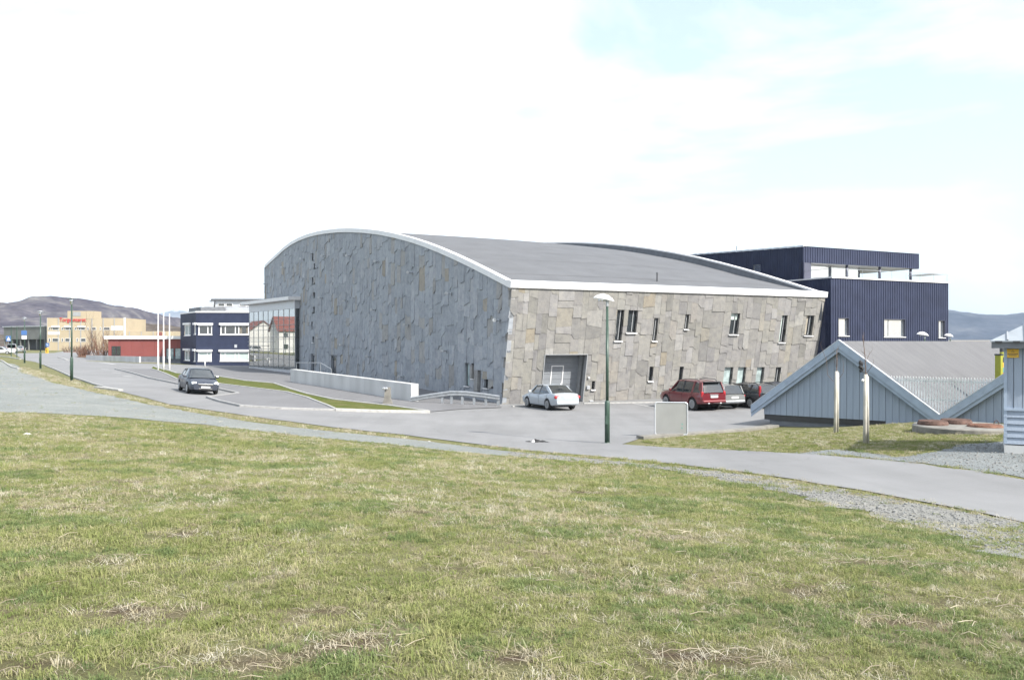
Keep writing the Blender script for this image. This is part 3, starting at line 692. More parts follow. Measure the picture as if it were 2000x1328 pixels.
def rtone(r):
    k = r.random()
    if k < .64: c = (.208, .203, .193)
    elif k < .76: c = (.236, .232, .224)
    elif k < .91: c = (.178, .175, .169)
    elif k < .985: c = (.215, .204, .184)
    else: c = (.228, .205, .165)
    g = r.uniform(.92, 1.08); return [c[0] * g, c[1] * g, c[2] * g * r.uniform(.96, 1.04), 1]
def ltone(r):  # cool blue of the shaded wall put into its slab colours
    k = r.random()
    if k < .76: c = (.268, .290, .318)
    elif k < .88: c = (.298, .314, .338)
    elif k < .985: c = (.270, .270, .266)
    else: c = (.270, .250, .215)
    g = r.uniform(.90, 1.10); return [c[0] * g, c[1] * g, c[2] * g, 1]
# the two clad walls: a dark backing with every slab standing proud of it
bk = MB()
a, b_, c, d = gate_rc
W_ = WID
for (u0, u1, v0, v1) in ((.25, a, 0, HGT - .3), (b_, W_ - .25, 0, HGT - .3), (a, b_, d, HGT - .3)): bk.pbox(PR, u0, u1, v0, v1, -.55, -.30)
wall_r = bk.build('end_wall', M['joint'], hall)
bk = MB(); us = np.linspace(U_FAR + .6, -.3, 60)
for i in range(59): bk.add([PL(us[i], 0, -.3), PL(us[i + 1], 0, -.3), PL(us[i + 1], roofz(us[i + 1]) - .3, -.3), PL(us[i], roofz(us[i]) - .3, -.3)], [(0, 1, 2, 3)])
wall_l = bk.build('long_wall', M['joint'], hall)
rr = random.Random(4)
holes_r = RW + [gate_rc]
indiv = []
for c in slab_layout(0, WID, lambda a, b: HGT - .32, holes_r, .42, .85, .70, 1.55, rr):
    p = slab_poly(c, holes_r, rr, True, .20); p = clip(p, 0, 1, HGT - .30); p = clip(p, 0, -1, 0)
    if len(p) < 3 or area(p) < .012: continue
    t = rr.uniform(-.022, -.016); m = MB(); slab_mesh(m, PR, p, t, rr.choice((.002, .008, .018, .032)) + rr.uniform(0, .006), -.3)
    indiv.append((area(p), m, rtone(rr), wall_r, M['stone_sun']))
holes_l = LW + LD
left = []
for c in slab_layout(U_FAR - 1.0, 1.55, lambda a, b: max(roofz(a), roofz(b)), holes_l, .55, 1.10, .85, 1.9, rr):
    p = slab_poly(c, holes_l, rr, True, .72)
    uc = (c[0] + c[1]) / 2; s = (roofz(uc + .3) - roofz(uc - .3)) / .6; z = roofz(uc) - .20
    p = clip(p, -s, 1, z - s * uc); p = clip(p, 0, -1, 0) if len(p) > 2 else p
    p = clip(p, 1, -LEAN, 0) if len(p) > 2 else p
    p = clip(p, -1, -.9 / 14, -U_FAR) if len(p) > 2 else p
    if len(p) < 3 or area(p) < .012: continue
    t = rr.uniform(-.024, -.018); m = MB(); slab_mesh(m, PL, p, t, rr.choice((-.003, .002, .012, .028, .05)) + rr.uniform(0, .008), -.3)
    left.append((area(p) / (C0 - EV * 0 + EV * (-uc)).length ** 2, m, ltone(rr), wall_l, M['stone_shade']))
left.sort(key=lambda q: -q[0])
indiv.sort(key=lambda q: -q[0])
n_r = min(len(indiv), 260); singles = indiv[:n_r] + left[:300 - n_r]
for _, m, tn, par, mt in singles:
    o = m.build('stone_slab', mt, par, centre=True); put_tone(o.data, [tn] * len(m.f))
for rest, par, mt in ((indiv[n_r:], wall_r, M['stone_sun']), (left[300 - n_r:], wall_l, M['stone_shade'])):
    if not rest: continue
    m = MB(); cols = []
    for _, q, tn, _, _ in rest: m.add(q.v, q.f); cols += [tn] * len(q.f)
    o = m.build('stone_slabs', mt, par); put_tone(o.data, cols); o['kind'] = 'stuff'
print('slabs right', len(indiv), 'left', len(left))

for i, rc in enumerate(RW):
    g = M['frosted'] if i in (10, 11, 12) else M['glass']
    w = window(PR, rc, hall, .24, i != 9, .045, g, M['dkframe'])
    u0, u1, v0, v1 = rc
    if i < 7 or i in (13,): MB().pbox(PR, u0 + (u1 - u0) * .60, u0 + (u1 - u0) * .60 + .06, v0 + .05, v1 - .05, -.20, -.15).build('mullion', M['greyframe'], w)
    if i == 4: MB().pbox(PR, u0 + .04, u1 - .04, v0 + (v1 - v0) * .68, v1 - .04, -.205, -.20).build('blind', M['blind'], w)
    if i in (5, 6): MB().pbox(PR, u0 + .05, u0 + (u1 - u0) * .45, v0 + .05, v1 - .05, -.205, -.20).build('curtain', M['blind'] if i == 5 else M['curtain'], w)
for i, rc in enumerate(LW): window(PL, rc, hall, .22, i >= 6, .05, M['glass'] if i != 7 else M['frosted'], M['dkframe'])
for i, rc in enumerate(LD):
    u0, u1, v0, v1 = rc; v0 = 0.1
    d = MB().pbox(PL, u0, u1, v0, v1, -.28, -.20).build('door', M['greyframe'] if i != 1 else M['gate'], hall)
    MB().pbox(PL, u0 + .12, u0 + (u1 - u0) * .55, v0 + .3, v1 - .2, -.20, -.19).build('pane', M['glass'], d)
    MB().pbox(PL, u1 - .2, u1 - .14, v0 + .95, v0 + 1.15, -.20, -.12).build('door_handle', M['steel'], d)
# garage gate in its recess
u0, u1, v0, v1 = gate_rc; RD = 1.0
g = MB()
for i in range(9):
    q = v1 / 9
    g.pbox(PR, u0, u1, i * q + .012, (i + 1) * q - .012, -RD - .06, -RD + .0)
g.pbox(PR, u0, u1, 0, v1, -RD - .1, -RD - .03)
gd = g.build('garage_door', M['gate'], hall)
MB().pbox(PR, u0 - .05, u0, -.05, v1 + .04, -RD - .1, .05).build('gate_jamb', M['greyframe'], gd)
MB().pbox(PR, u1, u1 + .05, -.05, v1 + .04, -RD - .1, .05).build('gate_jamb', M['greyframe'], gd)
MB().pbox(PR, u0, u1, v1, v1 + .05, -RD - .1, .06).build('gate_lintel', M['greyframe'], gd)
def gx_(x, y):
    return PR.px(x, y)
PRb = Plane(C0 - PR.N * RD, DV, PR.V); wu0, wv1 = PRb.px(1077, 714); wu1, _ = PRb.px(1101, 714)
wk = MB(); wk.pbox(PR, wu0, wu0 + .06, 0, wv1, -RD, -RD + .03); wk.pbox(PR, wu1 - .06, wu1, 0, wv1, -RD, -RD + .03); wk.pbox(PR, wu0 + .06, wu1 - .06, wv1 - .06, wv1, -RD, -RD + .03)
wk.build('wicket_frame', M['white'], gd)
MB().pbox(PR, wu1 - .16, wu1 - .10, .95, 1.2, -RD, -RD + .06).build('door_handle', M['white'], gd)
for (x, y, sx, sz, mt, nm) in ((1149, 737, .10, .10, 'white', 'alarm_lamp'), (1147.5, 756, .22, .22, 'alu', 'intake_box'), (1153.5, 785, .28, .26, 'alu', 'outlet_box')):
    a, b = PR.px(x, y); MB().pbox(PR, a - sx / 2, a + sx / 2, b - sz / 2, b + sz / 2, -.02, .14).build(nm, M[mt], hall)
# roof, parapets, fascia
def roof_at(u, s, dz=0.0): return PL(u, roofz(u) + dz, 0) + DV * s
us = np.r_[np.linspace(U_FAR, 0, 70), np.linspace(.3, PU[-1] - .05, 5)]; ss = np.linspace(.32, WID - .32, 24)
m = MB()
for i, u in enumerate(us):
    for s in ss:
        k = s / WID; dr = .20 + .50 * k ** 4 * min(1, max(0, (1.3 - u) / 9)) * min(1, max(.25, (u + 60) / 40))
        m.v.append(roof_at(u, s, -dr))
ns = len(ss)
m.f = [(i * ns + j, (i + 1) * ns + j, (i + 1) * ns + j + 1, i * ns + j + 1) for i in range(len(us) - 1) for j in range(ns - 1)]
rf = m.build('roof', M['felt'], hall, smooth=True); fixn(rf)
for k in range(1, 15):                                      # lapped felt seams
    m = MB(); i0 = int(k * len(us) / 15.5)
    pts = []
    u = us[i0]
    for s in ss:
        kk = s / WID; dr = .20 + .50 * kk ** 4 * min(1, max(0, (1.3 - u) / 9)) * min(1, max(.25, (u + 60) / 40)); pts.append((roof_at(u - .03, s, -dr + .012), roof_at(u + .03, s, -dr + .012)))
    for i in range(len(pts) - 1): m.add([pts[i][0], pts[i][1], pts[i + 1][1], pts[i + 1][0]], [(0, 1, 2, 3)])
    m.build('roof_seam', M['felt2'], rf)
for nm, s0, s1, th, lab in (('parapet', -.10, .34, .40, 'white curved cap over the shaded long wall'), ('parapet', WID - .34, WID + .10, .14, 'thin white curved cap on the far gable')):
    m = MB(); q = np.linspace(U_FAR - .2, PU[-1], 90)
    for i, u in enumerate(q):
        a = roof_at(u, s0); b = roof_at(u, s1)
        for p, dz in ((a, -th), (a, 0), (b, .0), (b, -th)): m.v.append(p + Vector((0, 0, dz)))
    for i in range(89):
        for k in range(4): m.f.append((i * 4 + k, i * 4 + (k + 1) % 4, (i + 1) * 4 + (k + 1) % 4, (i + 1) * 4 + k))
    o = m.build(nm, M['fascia'], hall); fixn(o); o['label'] = lab
m = MB(); q = np.linspace(U_FAR, PU[-1] - .1, 70)
for i in range(69): m.add([roof_at(q[i], WID - .30, -2.2), roof_at(q[i + 1], WID - .30, -2.2), roof_at(q[i + 1], WID - .30, -.13), roof_at(q[i], WID - .30, -.13)], [(0, 1, 2, 3)])
o = m.build('parapet_upstand', M['plinth'], hall)
fx = MB(); fx.pbox(PR, -.12, WID + .12, HGT - .34, HGT + .08, -.5, .10)
fx.build('fascia', M['fascia'], hall)
# the two sides the photograph does not show
m = MB(); q = np.linspace(U_FAR, 1.4, 40)
for i in range(39): m.add([PL(q[i], 0, 0) + DV * WID, PL(q[i + 1], 0, 0) + DV * WID, roof_at(q[i + 1], WID, -.3), roof_at(q[i], WID, -.3)], [(0, 1, 2, 3)])
m.add([PL(U_FAR, 0), PL(U_FAR, 0) + DV * WID, roof_at(U_FAR, WID, -.2), roof_at(U_FAR, 0, -.2)], [(0, 1, 2, 3)])
m.build('rear_wall', M['navy'], hall)
# roof vent pipe
vp = C0 + DV * 13.5 + EV * 1.5; vp.z = roofz(-1.5) + C0.z
m = MB(); m.tube([vp + Vector((0, 0, -.6)), vp + Vector((0, 0, .45))], .05, 8); m.build('vent_pipe', M['dkframe'], hall)
# spotlights on the long wall
sp_px = [(85, 475), (215, 352), (355, 290), (516, 268), (700, 268), (910, 310), (1160, 393), (1450, 548), (1808, 745), (493, 577), (680, 602), (885, 667), (1130, 780), (1415, 970), (478, 878), (655, 926), (852, 1012), (1093, 1160)]
for x, y in sp_px:
    a, b = PL.px(*c3(x, y)); m = MB()
    m.pbox(PL, a - .10, a + .10, b - .10, b + .10, 0, .10)
    q = PL(a, b, .1); m.tube([q, q + PL.N * .35], .04, 6)
    lamp = m.build('wall_spotlight', M['steel'], hall)
    q = PL(a, b + .03, .45); m = MB(); m.tube([q + EV * .22 - PL.N * .06, q - EV * .22 + PL.N * .06], [.10, .13], 8); m.build('spotlight_head', M['steel'], lamp)

# ------------------------------------------------------------------ glass entrance pavilion
pc = Vector((-26.5, 106.3, .15))
pav = thing('glass_pavilion', 'glazed entrance pavilion with flat white roof beside the stone hall', 'building', tuple(pc))
PVE = Vector((-.556, .831, 0)); PG = Plane(pc, -PVE)                                        # front glass: u <= 0 runs away from the camera
PGs = Plane(pc, (.831, .556, 0))                                        # short end towards the camera
Lp, Hp, Tp = 18.3, 8.0, 9.0
MB().pbox(PG, -Lp, 0, 0, .45, -2.6, .06).build('plinth', M['alu'], pav)
cols_ = 9; rows_ = 6; cw = Lp / cols_; rh = (Hp - .45) / rows_
for i in range(cols_):
    for j in range(rows_):
        MB().pbox(PG, -Lp + i * cw + .03, -Lp + (i + 1) * cw - .03, .45 + j * rh + .025, .45 + (j + 1) * rh - .025, -.03, 0).build('pane', M['glass_pav'], pav)
for i in range(cols_ + 1): MB().pbox(PG, -Lp + i * cw - .03, -Lp + i * cw + .03, .45, Hp, -.12, .04).build('mullion', M['greyframe'], pav)
for j in range(1, rows_): MB().pbox(PG, -Lp, 0, .45 + j * rh - .02, .45 + j * rh + .02, -.10, .025).build('transom', M['greyframe'], pav)
for j in range(rows_): MB().pbox(PGs, .06, .54, .45 + j * rh + .025, .45 + (j + 1) * rh - .025, -.03, 0).build('pane', M['glass'], pav)
for i in range(2): MB().pbox(PGs, .04 + i * .5, .10 + i * .5, .45, Hp, -.10, .03).build('mullion', M['greyframe'], pav)
for v, a in ((6.0, 0), (4.45, 0), (3.9, .42), (3.35, .55), (2.65, .42), (1.5, .5), (.95, .2)):
    MB().pbox(PG, -Lp - .3, -Lp * a + (.35 if a == 0 else 0), v, v + .07, .05, .14).build('timber_rail', M['kerb_pale'], pav)
MB().pbox(PG, -Lp, 0, Hp, Tp, -2.6, .05).build('roof_fascia', M['alu'], pav)
MB().pbox(PG, -Lp - .6, .5, Tp, Tp + .42, -3.0, 1.0).build('roof', M['fascia'], pav)
MB().pbox(PG, -Lp, -.2, .45, Hp, -2.6, -2.4).build('inner_wall', M['plinth'], pav)

# ------------------------------------------------------------------ navy building behind the hall
nb0 = Vector((27.9, 76.0, -.2))
nav = thing('navy_building', 'dark navy building of ribbed metal with roof terrace behind the hall', 'building', tuple(nb0))
NR = Plane(nb0, DV); NL = Plane(nb0, -EV)
LB, TZ = 15.3, 9.84
nw = [NR.rect(1637, 1657, 621.6, 656), NR.rect(1726, 1767, 624, 658), NR.rect(1832.5, 1844.5, 626.5, 659.6)]
ribbed(NR, 0, LB, lambda u: 0, lambda u: TZ, nw).build('front_cladding', M['navy'], nav)
ribbed(NL, -22, 0, lambda u: 0, lambda u: TZ, []).build('side_cladding', M['navy'], nav)
MB().pbox(NR, 0.05, LB, 0, TZ - .05, -22, -.25).build('wall_core', M['navy_trim'], nav)
for q in nw:
    w = window(NR, q, nav, .2, True, .07, M['glass_sky'], M['greyframe'], mull=(.28,) if q[1] - q[0] > 1.8 else ())
    u0, u1, v0, v1 = q
    m = MB(); m.pbox(NR, u0 - .04, u0, v0, v1, -.25, .06); m.pbox(NR, u1, u1 + .04, v0, v1, -.25, .06); m.pbox(NR, u0 - .04, u1 + .04, v1, v1 + .04, -.25, .06)
    m.build('reveal', M['navy_trim'], w)
MB().pbox(NR, -.08, LB + .08, TZ, TZ + .12, -22, .12).build('terrace_edge', M['fascia'], nav)
UF = -3.2                                                   # upper storey set back
up0 = nb0 + EV * 3.2; UR = Plane(up0, DV); UL = Plane(up0, -EV)
CB, CT = 11.45, 12.90
ribbed(UR, 0, 15.3, lambda u: CB, lambda u: CT, []).build('canopy_fascia', M['navy'], nav)
mm = ribbed(UL, -21, 0, lambda u: TZ + .1, lambda u: CT + .55 * (-u) / 14.0 * .98, [UL.rect(1471, 1485, 517, 533)])
mm.build('upper_side_cladding', M['navy'], nav)
window(UL, UL.rect(1471, 1485, 517, 533), nav, .12, False, .06, M['glass_sky'], M['greyframe'])
MB().pbox(UL, -21, -.02, TZ + .12, CT - .1, -.9, -.22).build('upper_side_core', M['navy_trim'], nav)
rs = Plane(up0 + DV * 15.3, EV)
ribbed(rs, 0, 7.0, lambda u: CB, lambda u: CT, []).build('canopy_end', M['navy'], nav)
m = MB(); m.add([UR(0, CB + .02, -.02), UR(15.25, CB + .02, -.02), UR(15.25, CB + .02, -7), UR(0, CB + .02, -18)], [(0, 1, 2, 3)]); m.build('canopy_soffit', M['greyframe'], nav)
m = MB(); m.add([UR(-.03, CT + .02, .08), UR(15.35, CT + .02, .08), UR(15.35, CT + .02, -7), UR(-.03, CT + .45, -20)], [(0, 1, 2, 3)]); m.build('canopy_roof', M['felt'], nav)
m = MB()
for i in range(20): m.pbox(UL, -i - 1.0, -i, CT + .55 * (i + .5) / 14 - .04, CT + .55 * (i + .5) / 14 + .10, -.35, .10)
m.build('roof_flashing', M['alu'], nav)
MB().pbox(UR, 0, .55, TZ + .12, CB, -.6, 0.03).build('corner_pier', M['navy_trim'], nav)
gz0, gz1 = TZ + .14, CB
for i, (a, b) in enumerate(((.75, 4.0), (4.1, 7.0), (7.15, 8.9))):
    MB().pbox(UR, a, b, gz0, gz1, -1.25 - .9 * i * .2, -1.2 - .9 * i * .2).build('pane', M['glass_sky'], nav)
    MB().pbox(UR, a - .1, a, gz0, gz1, -1.3 - .18 * i, -1.12 - .18 * i).build('mullion', M['greyframe'], nav)
MB().pbox(UR, .6, 8.9, gz0, gz1, -8, -4.5).build('inner_wall', M['curtain'], nav)
for u in (5.8, 10.2, 14.55):
    m = MB(); m.tube([UR(u, TZ + .1, -.35), UR(u, CB, -.35)], .13, 12); m.build('column', M['navy_trim'], nav, smooth=True)
m = MB(); m.tube([NL(-3.1, TZ + .85, -.1), NR(.1, TZ + .85, -.1), NR(LB - .1, TZ + .85, -.1)], .02, 6)
for u in np.arange(.1, LB, 1.9): m.tube([NR(u, TZ + .1, -.1), NR(u, TZ + .85, -.1)], .016, 5)
m.build('railing', M['steel'], nav)
MB().pbox(NR, 13.5, LB - .1, TZ + .85, TZ + .9, -3, -.2).build('skylight', M['alu'], nav)
m = MB(); q = UL(-9.5, CT + .3, -.5); m.tube([q, q + Vector((0, 0, .7))], .03, 5); m.build('aerial', M['dkframe'], nav)

# ------------------------------------------------------------------ navy office with white windows
of0 = Vector(((383 - CX) / F * 140, 140, .1))
off = thing('office_building', 'two storey navy office with white framed windows behind the glass pavilion', 'building', tuple(of0))
OR_ = Plane(of0, (1, .06, 0)); OL = Plane(of0, (.55, -.84, 0))
OH = 8.65
c2 = lambda x, y: (340 + x / 5.533, 540 + y / 5.533)
def orect(pl, x0, x1, y0, y1):
    (a, b), (c, d) = c2(x0, y0), c2(x1, y1); return pl.rect(a, c, b, d)
fr = [orect(OR_, 262, 412, 525, 630), orect(OR_, 500, 810, 525, 630), orect(OR_, 258, 405, 812, 915), orect(OR_, 496, 810, 812, 915)]
fl = [orect(OL, 112, 178, 522, 640), orect(OL, 112, 172, 800, 905), orect(OL, 218, 236, 522, 625), orect(OL, 214, 232, 805, 915)]
def slabwall(pl, u0, u1, v1, holes):
    return ribbed(pl, u0, u1, lambda u: 0, lambda u: v1, holes, period=.16, d=.012)
slabwall(OR_, 0, 16, OH, fr).build('front_wall', M['navy'], off)
slabwall(OL, -11, 0, OH, fl).build('side_wall', M['navy'], off)
MB().pbox(OR_, .1, 16, 0, OH - .1, -9, -.3).build('wall_core', M['navy_trim'], off)
MB().pbox(OR_, -.06, 16, OH, OH + .22, -.5, .10).build('roof_edge', M['white'], off)
MB().pbox(OL, -11, .06, OH, OH + .22, -.5, .10).build('roof_edge', M['white'], off)
for i, q in enumerate(fr + fl):
    pl = OR_ if i < 4 else OL
    wide = q[1] - q[0] > 3.5
    w = window(pl, q, off, .12, False, .16, M['blind'] if i in (2, 3) else (M['frosted'] if i > 3 else M['glass']), M['white'], mull=(.17, .52, .64) if wide else ((.68,) if i < 4 else (.45,)))
    MB().pbox(pl, q[0] - .15, q[1] + .15, q[3], q[3] + .32, -.1, .28).build('awning_box', M['white'], w)
    MB().pbox(pl, q[0] - .05, q[1] + .05, q[2] - .08, q[2], -.1, .12).build('sill', M['white'], w)
    if i == 1:
        for k in (.66, .9): MB().pbox(pl, q[0] + (q[1] - q[0]) * k, q[0] + (q[1] - q[0]) * (k + .09), q[2] + .15, q[3] - .15, -.095, -.09).build('curtain', M['curtain'], w)
for z in (5.3, 5.8):
    pass
a, b = OR_.px(*c2(667, 752)); MB().pbox(OR_, a - .2, a + .2, b - .25, b + .25, 0, .12).build('meter_box', M['alu'], off)
# penthouse
po = of0 + Vector((1.7, 4.0, OH + .1)); PP = Plane(po, (1, .06, 0))
MB().pbox(PP, 0, 11, 0, 2.0, -6, 0).build('penthouse_wall', M['alu'], off)  # white wall; grey of its shaded look put into the colour
for (x0, x1) in ((475, 548), (562, 634), (710, 782), (796, 868)):
    q = orect(PP, x0, x1, 290, 325); window(PP, q, off, -.02, False, .07, M['glass'], M['white'])
m = MB(); m.prism([PP(-1.9, 0, .3), PP(-1.6, 1.3, .3), PP(-1.0, 2.0, .3), PP(0, 2.3, .3), PP(0, 2.1, .3), PP(-.4, 0, .3)], PP.N * -6.4); fixn(m.build('penthouse_end', M['alu'], off))
MB().pbox(PP, -.6, 11, 2.0, 2.3, -6.2, .5).build('penthouse_roof', M['felt'], off)
MB().pbox(OL, -9.5, -1.2, OH + .3, OH + 1.0, -5, -1.0).build('stair_housing', M['plinth'], off)

# ------------------------------------------------------------------ red low building
rb0 = Vector(((238 - CX) / F * 152, 152, .42))
red = thing('red_building', 'low red panelled building with white roof edge behind the flagpoles', 'building', tuple(rb0))
RB = Plane(rb0, (1, -.03, 0))
MB().pbox(RB, -2.4, 14, 0, 1.1, -8, 0).build('plinth', M['plinth'], red)
for i in range(8): MB().pbox(RB, -2.4 + i * 2.05 + .01, -2.4 + (i + 1) * 2.05 - .01, 1.1, 4.1, -.1, .03).build('wall_panel', M['redwall'], red)
MB().pbox(RB, -2.4, 14, 1.0, 4.05, -8, -.12).build('wall_core', M['plinth'], red)
MB().pbox(RB, -3.0, 14.4, 4.1, 4.65, -8.4, .35).build('roof_edge', M['fascia'], red)
for (x0, x1) in ((219, 227), (228, 236)): window(RB, RB.rect(x0, x1, 676, 694), red, -.05, False, .08, M['glass'], M['dkframe'])
for (x0, x1) in ((325, 340), (342, 358)): window(RB, RB.rect(x0, x1, 680, 702), red, -.05, False, .08, M['frosted'], M['dkframe'])
# ------------------------------------------------------------------ yellow shop building
yb0 = Vector(((92 - CX) / F * 270, 270, 1.2))
yel = thing('yellow_building', 'pale yellow panelled shop building with red lettering below a brown hill', 'building', tuple(yb0))
YR = Plane(yb0, (1, .10, 0)); YL = Plane(yb0, (.35, -.94, 0))
yw = YR.px(245, 640)[0]; yt = YR.px(120, 621)[1]
MB().pbox(YR, 0, yw, 0, yt, -20, 0).build('main_block', M['ochre'], yel)
MB().pbox(YL, -18, -.02, 0, yt, -.1, .06).build('side_wall', M['alu'], yel)
nb = 7
for i in range(1, nb): MB().pbox(YR, yw * i / nb - .12, yw * i / nb + .12, .1, yt - .1, 0, .10).build('panel_joint', M['greyframe'], yel)
MB().pbox(YR, yw - .5, yw + .02, .1, yt + .1, -.2, .15).build('end_pier', M['whitewall'], yel)
tw = YR.rect(132, 184, 607.5, 621)
MB().pbox(YR, tw[0], tw[1], yt - .3, tw[3], -6, .08).build('roof_tower', M['ochre'], yel)
q = YR.rect(143, 158, 609, 617.5); window(YR, q, yel, -.12, False, .1, M['greyframe'], M['greyframe'], name='louvre')
for (x0, x1) in ((95, 99), (102, 116), (120, 124), (127, 140), (146, 150), (153, 166.5), (170, 174), (178, 188), (195, 198), (202, 215)):
    window(YR, YR.rect(x0, x1, 639, 644.5), yel, -.05, False, .12, M['glass'], M['whitewall'])
for (x0, x1) in ((95, 99), (102, 116), (120, 124), (127, 138), (149, 153), (156, 168)):
    window(YR, YR.rect(x0, x1, 660.5, 667.5), yel, -.05, False, .12, M['glass'], M['whitewall'])
for (x0, x1) in ((102, 116), (127, 141), (153, 167)):
    q = YR.rect(x0 - 1, x1 + 1, 637, 639); MB().pbox(YR, q[0], q[1], q[2], q[3], 0, .5).build('awning', M['white'], yel)
for (x0, x1, y0, y1) in ((94, 116.5, 647.5, 653.5), (217, 240, 637, 645)):
    q = YR.rect(x0, x1, y0, y1); MB().pbox(YR, q[0], q[1], q[2], q[3], 0, .06).build('white_panel', M['white'], yel)
e0 = YR.px(245, 655)[0]; e1 = YR.px(338, 650)[0]; et = YR.px(290, 647)[1]
MB().pbox(YR, e0, e1, 0, et, -16, -.4).build('low_wing', M['ochre'], yel)
for i in range(4): q = e0 + (e1 - e0) * (i + .3) / 4; MB().pbox(YR, q - .1, q + .1, .1, et - .05, -.4, -.32).build('panel_joint', M['greyframe'], yel)
MB().pbox(YR, e1 - 5, e1 - 3.4, et - 1.4, et - .2, -.4, -.3).build('round_emblem_panel', M['redroof'], yel)
def text(s, size, mat, name, parent, M4, ext=.05):
    cu = bpy.data.curves.new(name, 'FONT'); cu.body = s; cu.size = size; cu.extrude = ext; cu.align_x = 'LEFT'
    o = bpy.data.objects.new(name, cu); col.objects.link(o)
    dg = bpy.context.evaluated_depsgraph_get(); me = bpy.data.meshes.new_from_object(o.evaluated_get(dg))
    bpy.data.objects.remove(o); bpy.data.curves.remove(cu)
    o = bpy.data.objects.new(name, me); col.objects.link(o); me.materials.clear(); me.materials.append(mat)
    o.parent = parent; o.matrix_basis = Matrix.Translation(-parent.location) @ M4
    return o
def frame4(pl, u, v, n):
    p = pl(u, v, n); U, V, N = pl.U, Vector((0, 0, 1)), pl.N
    return Matrix(((U.x, V.x, N.x, p.x), (U.y, V.y, N.y, p.y), (U.z, V.z, N.z, p.z), (0, 0, 0, 1)))
tu, tv = YR.px(116.5, 628); tu1, _ = YR.px(168, 628)
t = text('Torgsenteret', 1.5, M['sign_red'], 'sign_letters', yel, frame4(YR, tu, tv, .2), .06)
w_ = max(v.co.x for v in t.data.vertices) - min(v.co.x for v in t.data.vertices)
t.matrix_basis = Matrix.Translation(-yel.location) @ frame4(YR, tu, tv, .2) @ Matrix.Diagonal((((tu1 - tu) / max(w_, .1)), 1.15, 1, 1)); t['label'] = 'red sign lettering on the yellow wall'
# grey hall beside it
gb0 = Vector(((88 - CX) / F * 275, 275, 1.2))
gry = thing('grey_building', 'long grey building with dark open bays left of the yellow building', 'building', tuple(gb0))
GB = Plane(gb0, (-1, .55, 0)); GB = Plane(gb0 + Vector((-1, .55, 0)).normalized() * 22, (1, -.55, 0))
MB().pbox(GB, 0, 22, 3.6, 7.6, -1.5, 0).build('upper_wall', M['grey_b'], gry)
MB().pbox(GB, 0, 22, 0, 3.6, -2.2, -1.6).build('dark_bay', M['darkbay'], gry)
for i in range(6): MB().pbox(GB, i * 4.3, i * 4.3 + .35, 0, 3.6, -.5, -.1).build('bay_post', M['grey_b'], gry)
MB().pbox(GB, -.3, 22.2, 7.6, 7.85, -1.6, .25).build('roof_edge', M['alu'], gry)

# ------------------------------------------------------------------ white houses across the street, seen mirrored in the glass entrance
def house(loc, rz, w, d, h, rise, label, wins):
    t = thing('white_house', label, 'house', loc, rz, 'white houses beyond the street')
    MB().box((0, 0, h / 2), (w, d, h)).build('wall', M['whitewall'], t, world=False)
    m = MB(); m.prism([(-w / 2, -d / 2, h), (-w / 2, d / 2, h), (-w / 2, 0, h + rise)], (w, 0, 0)); fixn(m.build('gable_wall', M['whitewall'], t, world=False))
    o = .4
    for s in (-1, 1):
        m = MB(); m.prism([(-w / 2 - o, s * (d / 2 + o), h - o * rise / (d / 2)), (-w / 2 - o, 0, h + rise + .05), (-w / 2 - o, 0, h + rise + .25), (-w / 2 - o, s * (d / 2 + o), h - o * rise / (d / 2) + .2)], (w + 2 * o, 0, 0)); fixn(m.build('roof', M['redroof'], t, world=False))
    for k in range(wins):
        for z in (1.0, 3.6):
            for s in (-1, 1):
                x = -w / 2 + w * (k + .5) / wins
                f = MB().box((x, s * (d / 2 + .03), z + .65), (1.3, .08, 1.3)).build('window', M['white'], t, world=False)
                MB().box((x, s * (d / 2 + .06), z + .65), (1.1, .06, 1.1)).build('pane', M['glass'], f, world=False)
    return t
house((-110, 166, 1.3), R(38), 13, 8, 5.4, 3.0, 'white house with red roof outside the left of the view', 4)
house((-124, 190, 1.3), R(128), 11, 8, 5.2, 2.8, 'smaller white house with red roof outside the left of the view', 3)

# ------------------------------------------------------------------ blue-grey twin gable building
hE = 3.29
gV = Vector((.4912 * 11.26 * hE, 11.26 * hE, 0)); gL = Vector((.2747 * 12.98 * hE, 12.98 * hE, 0))
gdir = (gL - gV).normalized(); gw = (gL - gV).length; rdir = Vector((gdir.y, -gdir.x, 0))
if rdir.y < 0: rdir = -rdir
zE, zP = CAMZ - hE, CAMZ - .10
gab = thing('twin_gable_building', 'low blue grey timber building with twin gables and a valley roof', 'building', (gV.x, gV.y, 0))
GF = Plane((gV.x, gV.y, 0), -gdir)                          # u: 0 at the valley, -gw at the left eave, + to the right
def vtop(u):                                                # underside of the verge
    k = (u + gw / 2) / (gw / 2) if u <= 0 else (u - gw / 2) / (gw / 2)
    return zE + (zP - zE) * (1 - abs(k))
NB = 28; uL = -gw + .55
bw = (0 - uL) / NB
def wall_bottom(u): return .55 if u < -2.4 else .35
for i in range(NB + 16):
    a = uL + i * bw; b = a + bw
    if a > gw * .62: break
    vb = wall_bottom((a + b) / 2)
    pts = [(a + .006, vb), (b - .006, vb), (b - .006, vtop(b - .006) - .14)]
    if a < -gw / 2 < b: pts.append((-gw / 2, zP - .14))
    if a < gw / 2 < b: pts.append((gw / 2, zP - .14))
    pts.append((a + .006, vtop(a + .006) - .14))
    if pts[2][1] < vb + .05 and pts[-1][1] < vb + .05: continue
    pts = [(u, max(v, vb + .01)) for u, v in pts]
    m = MB(); m.prism([GF(u, v, -.25 + (i % 2) * .012) for u, v in pts], GF.N * -.03); fixn(m.build('wall_board', M['bluewood'], gab, centre=True))
bkm = MB()
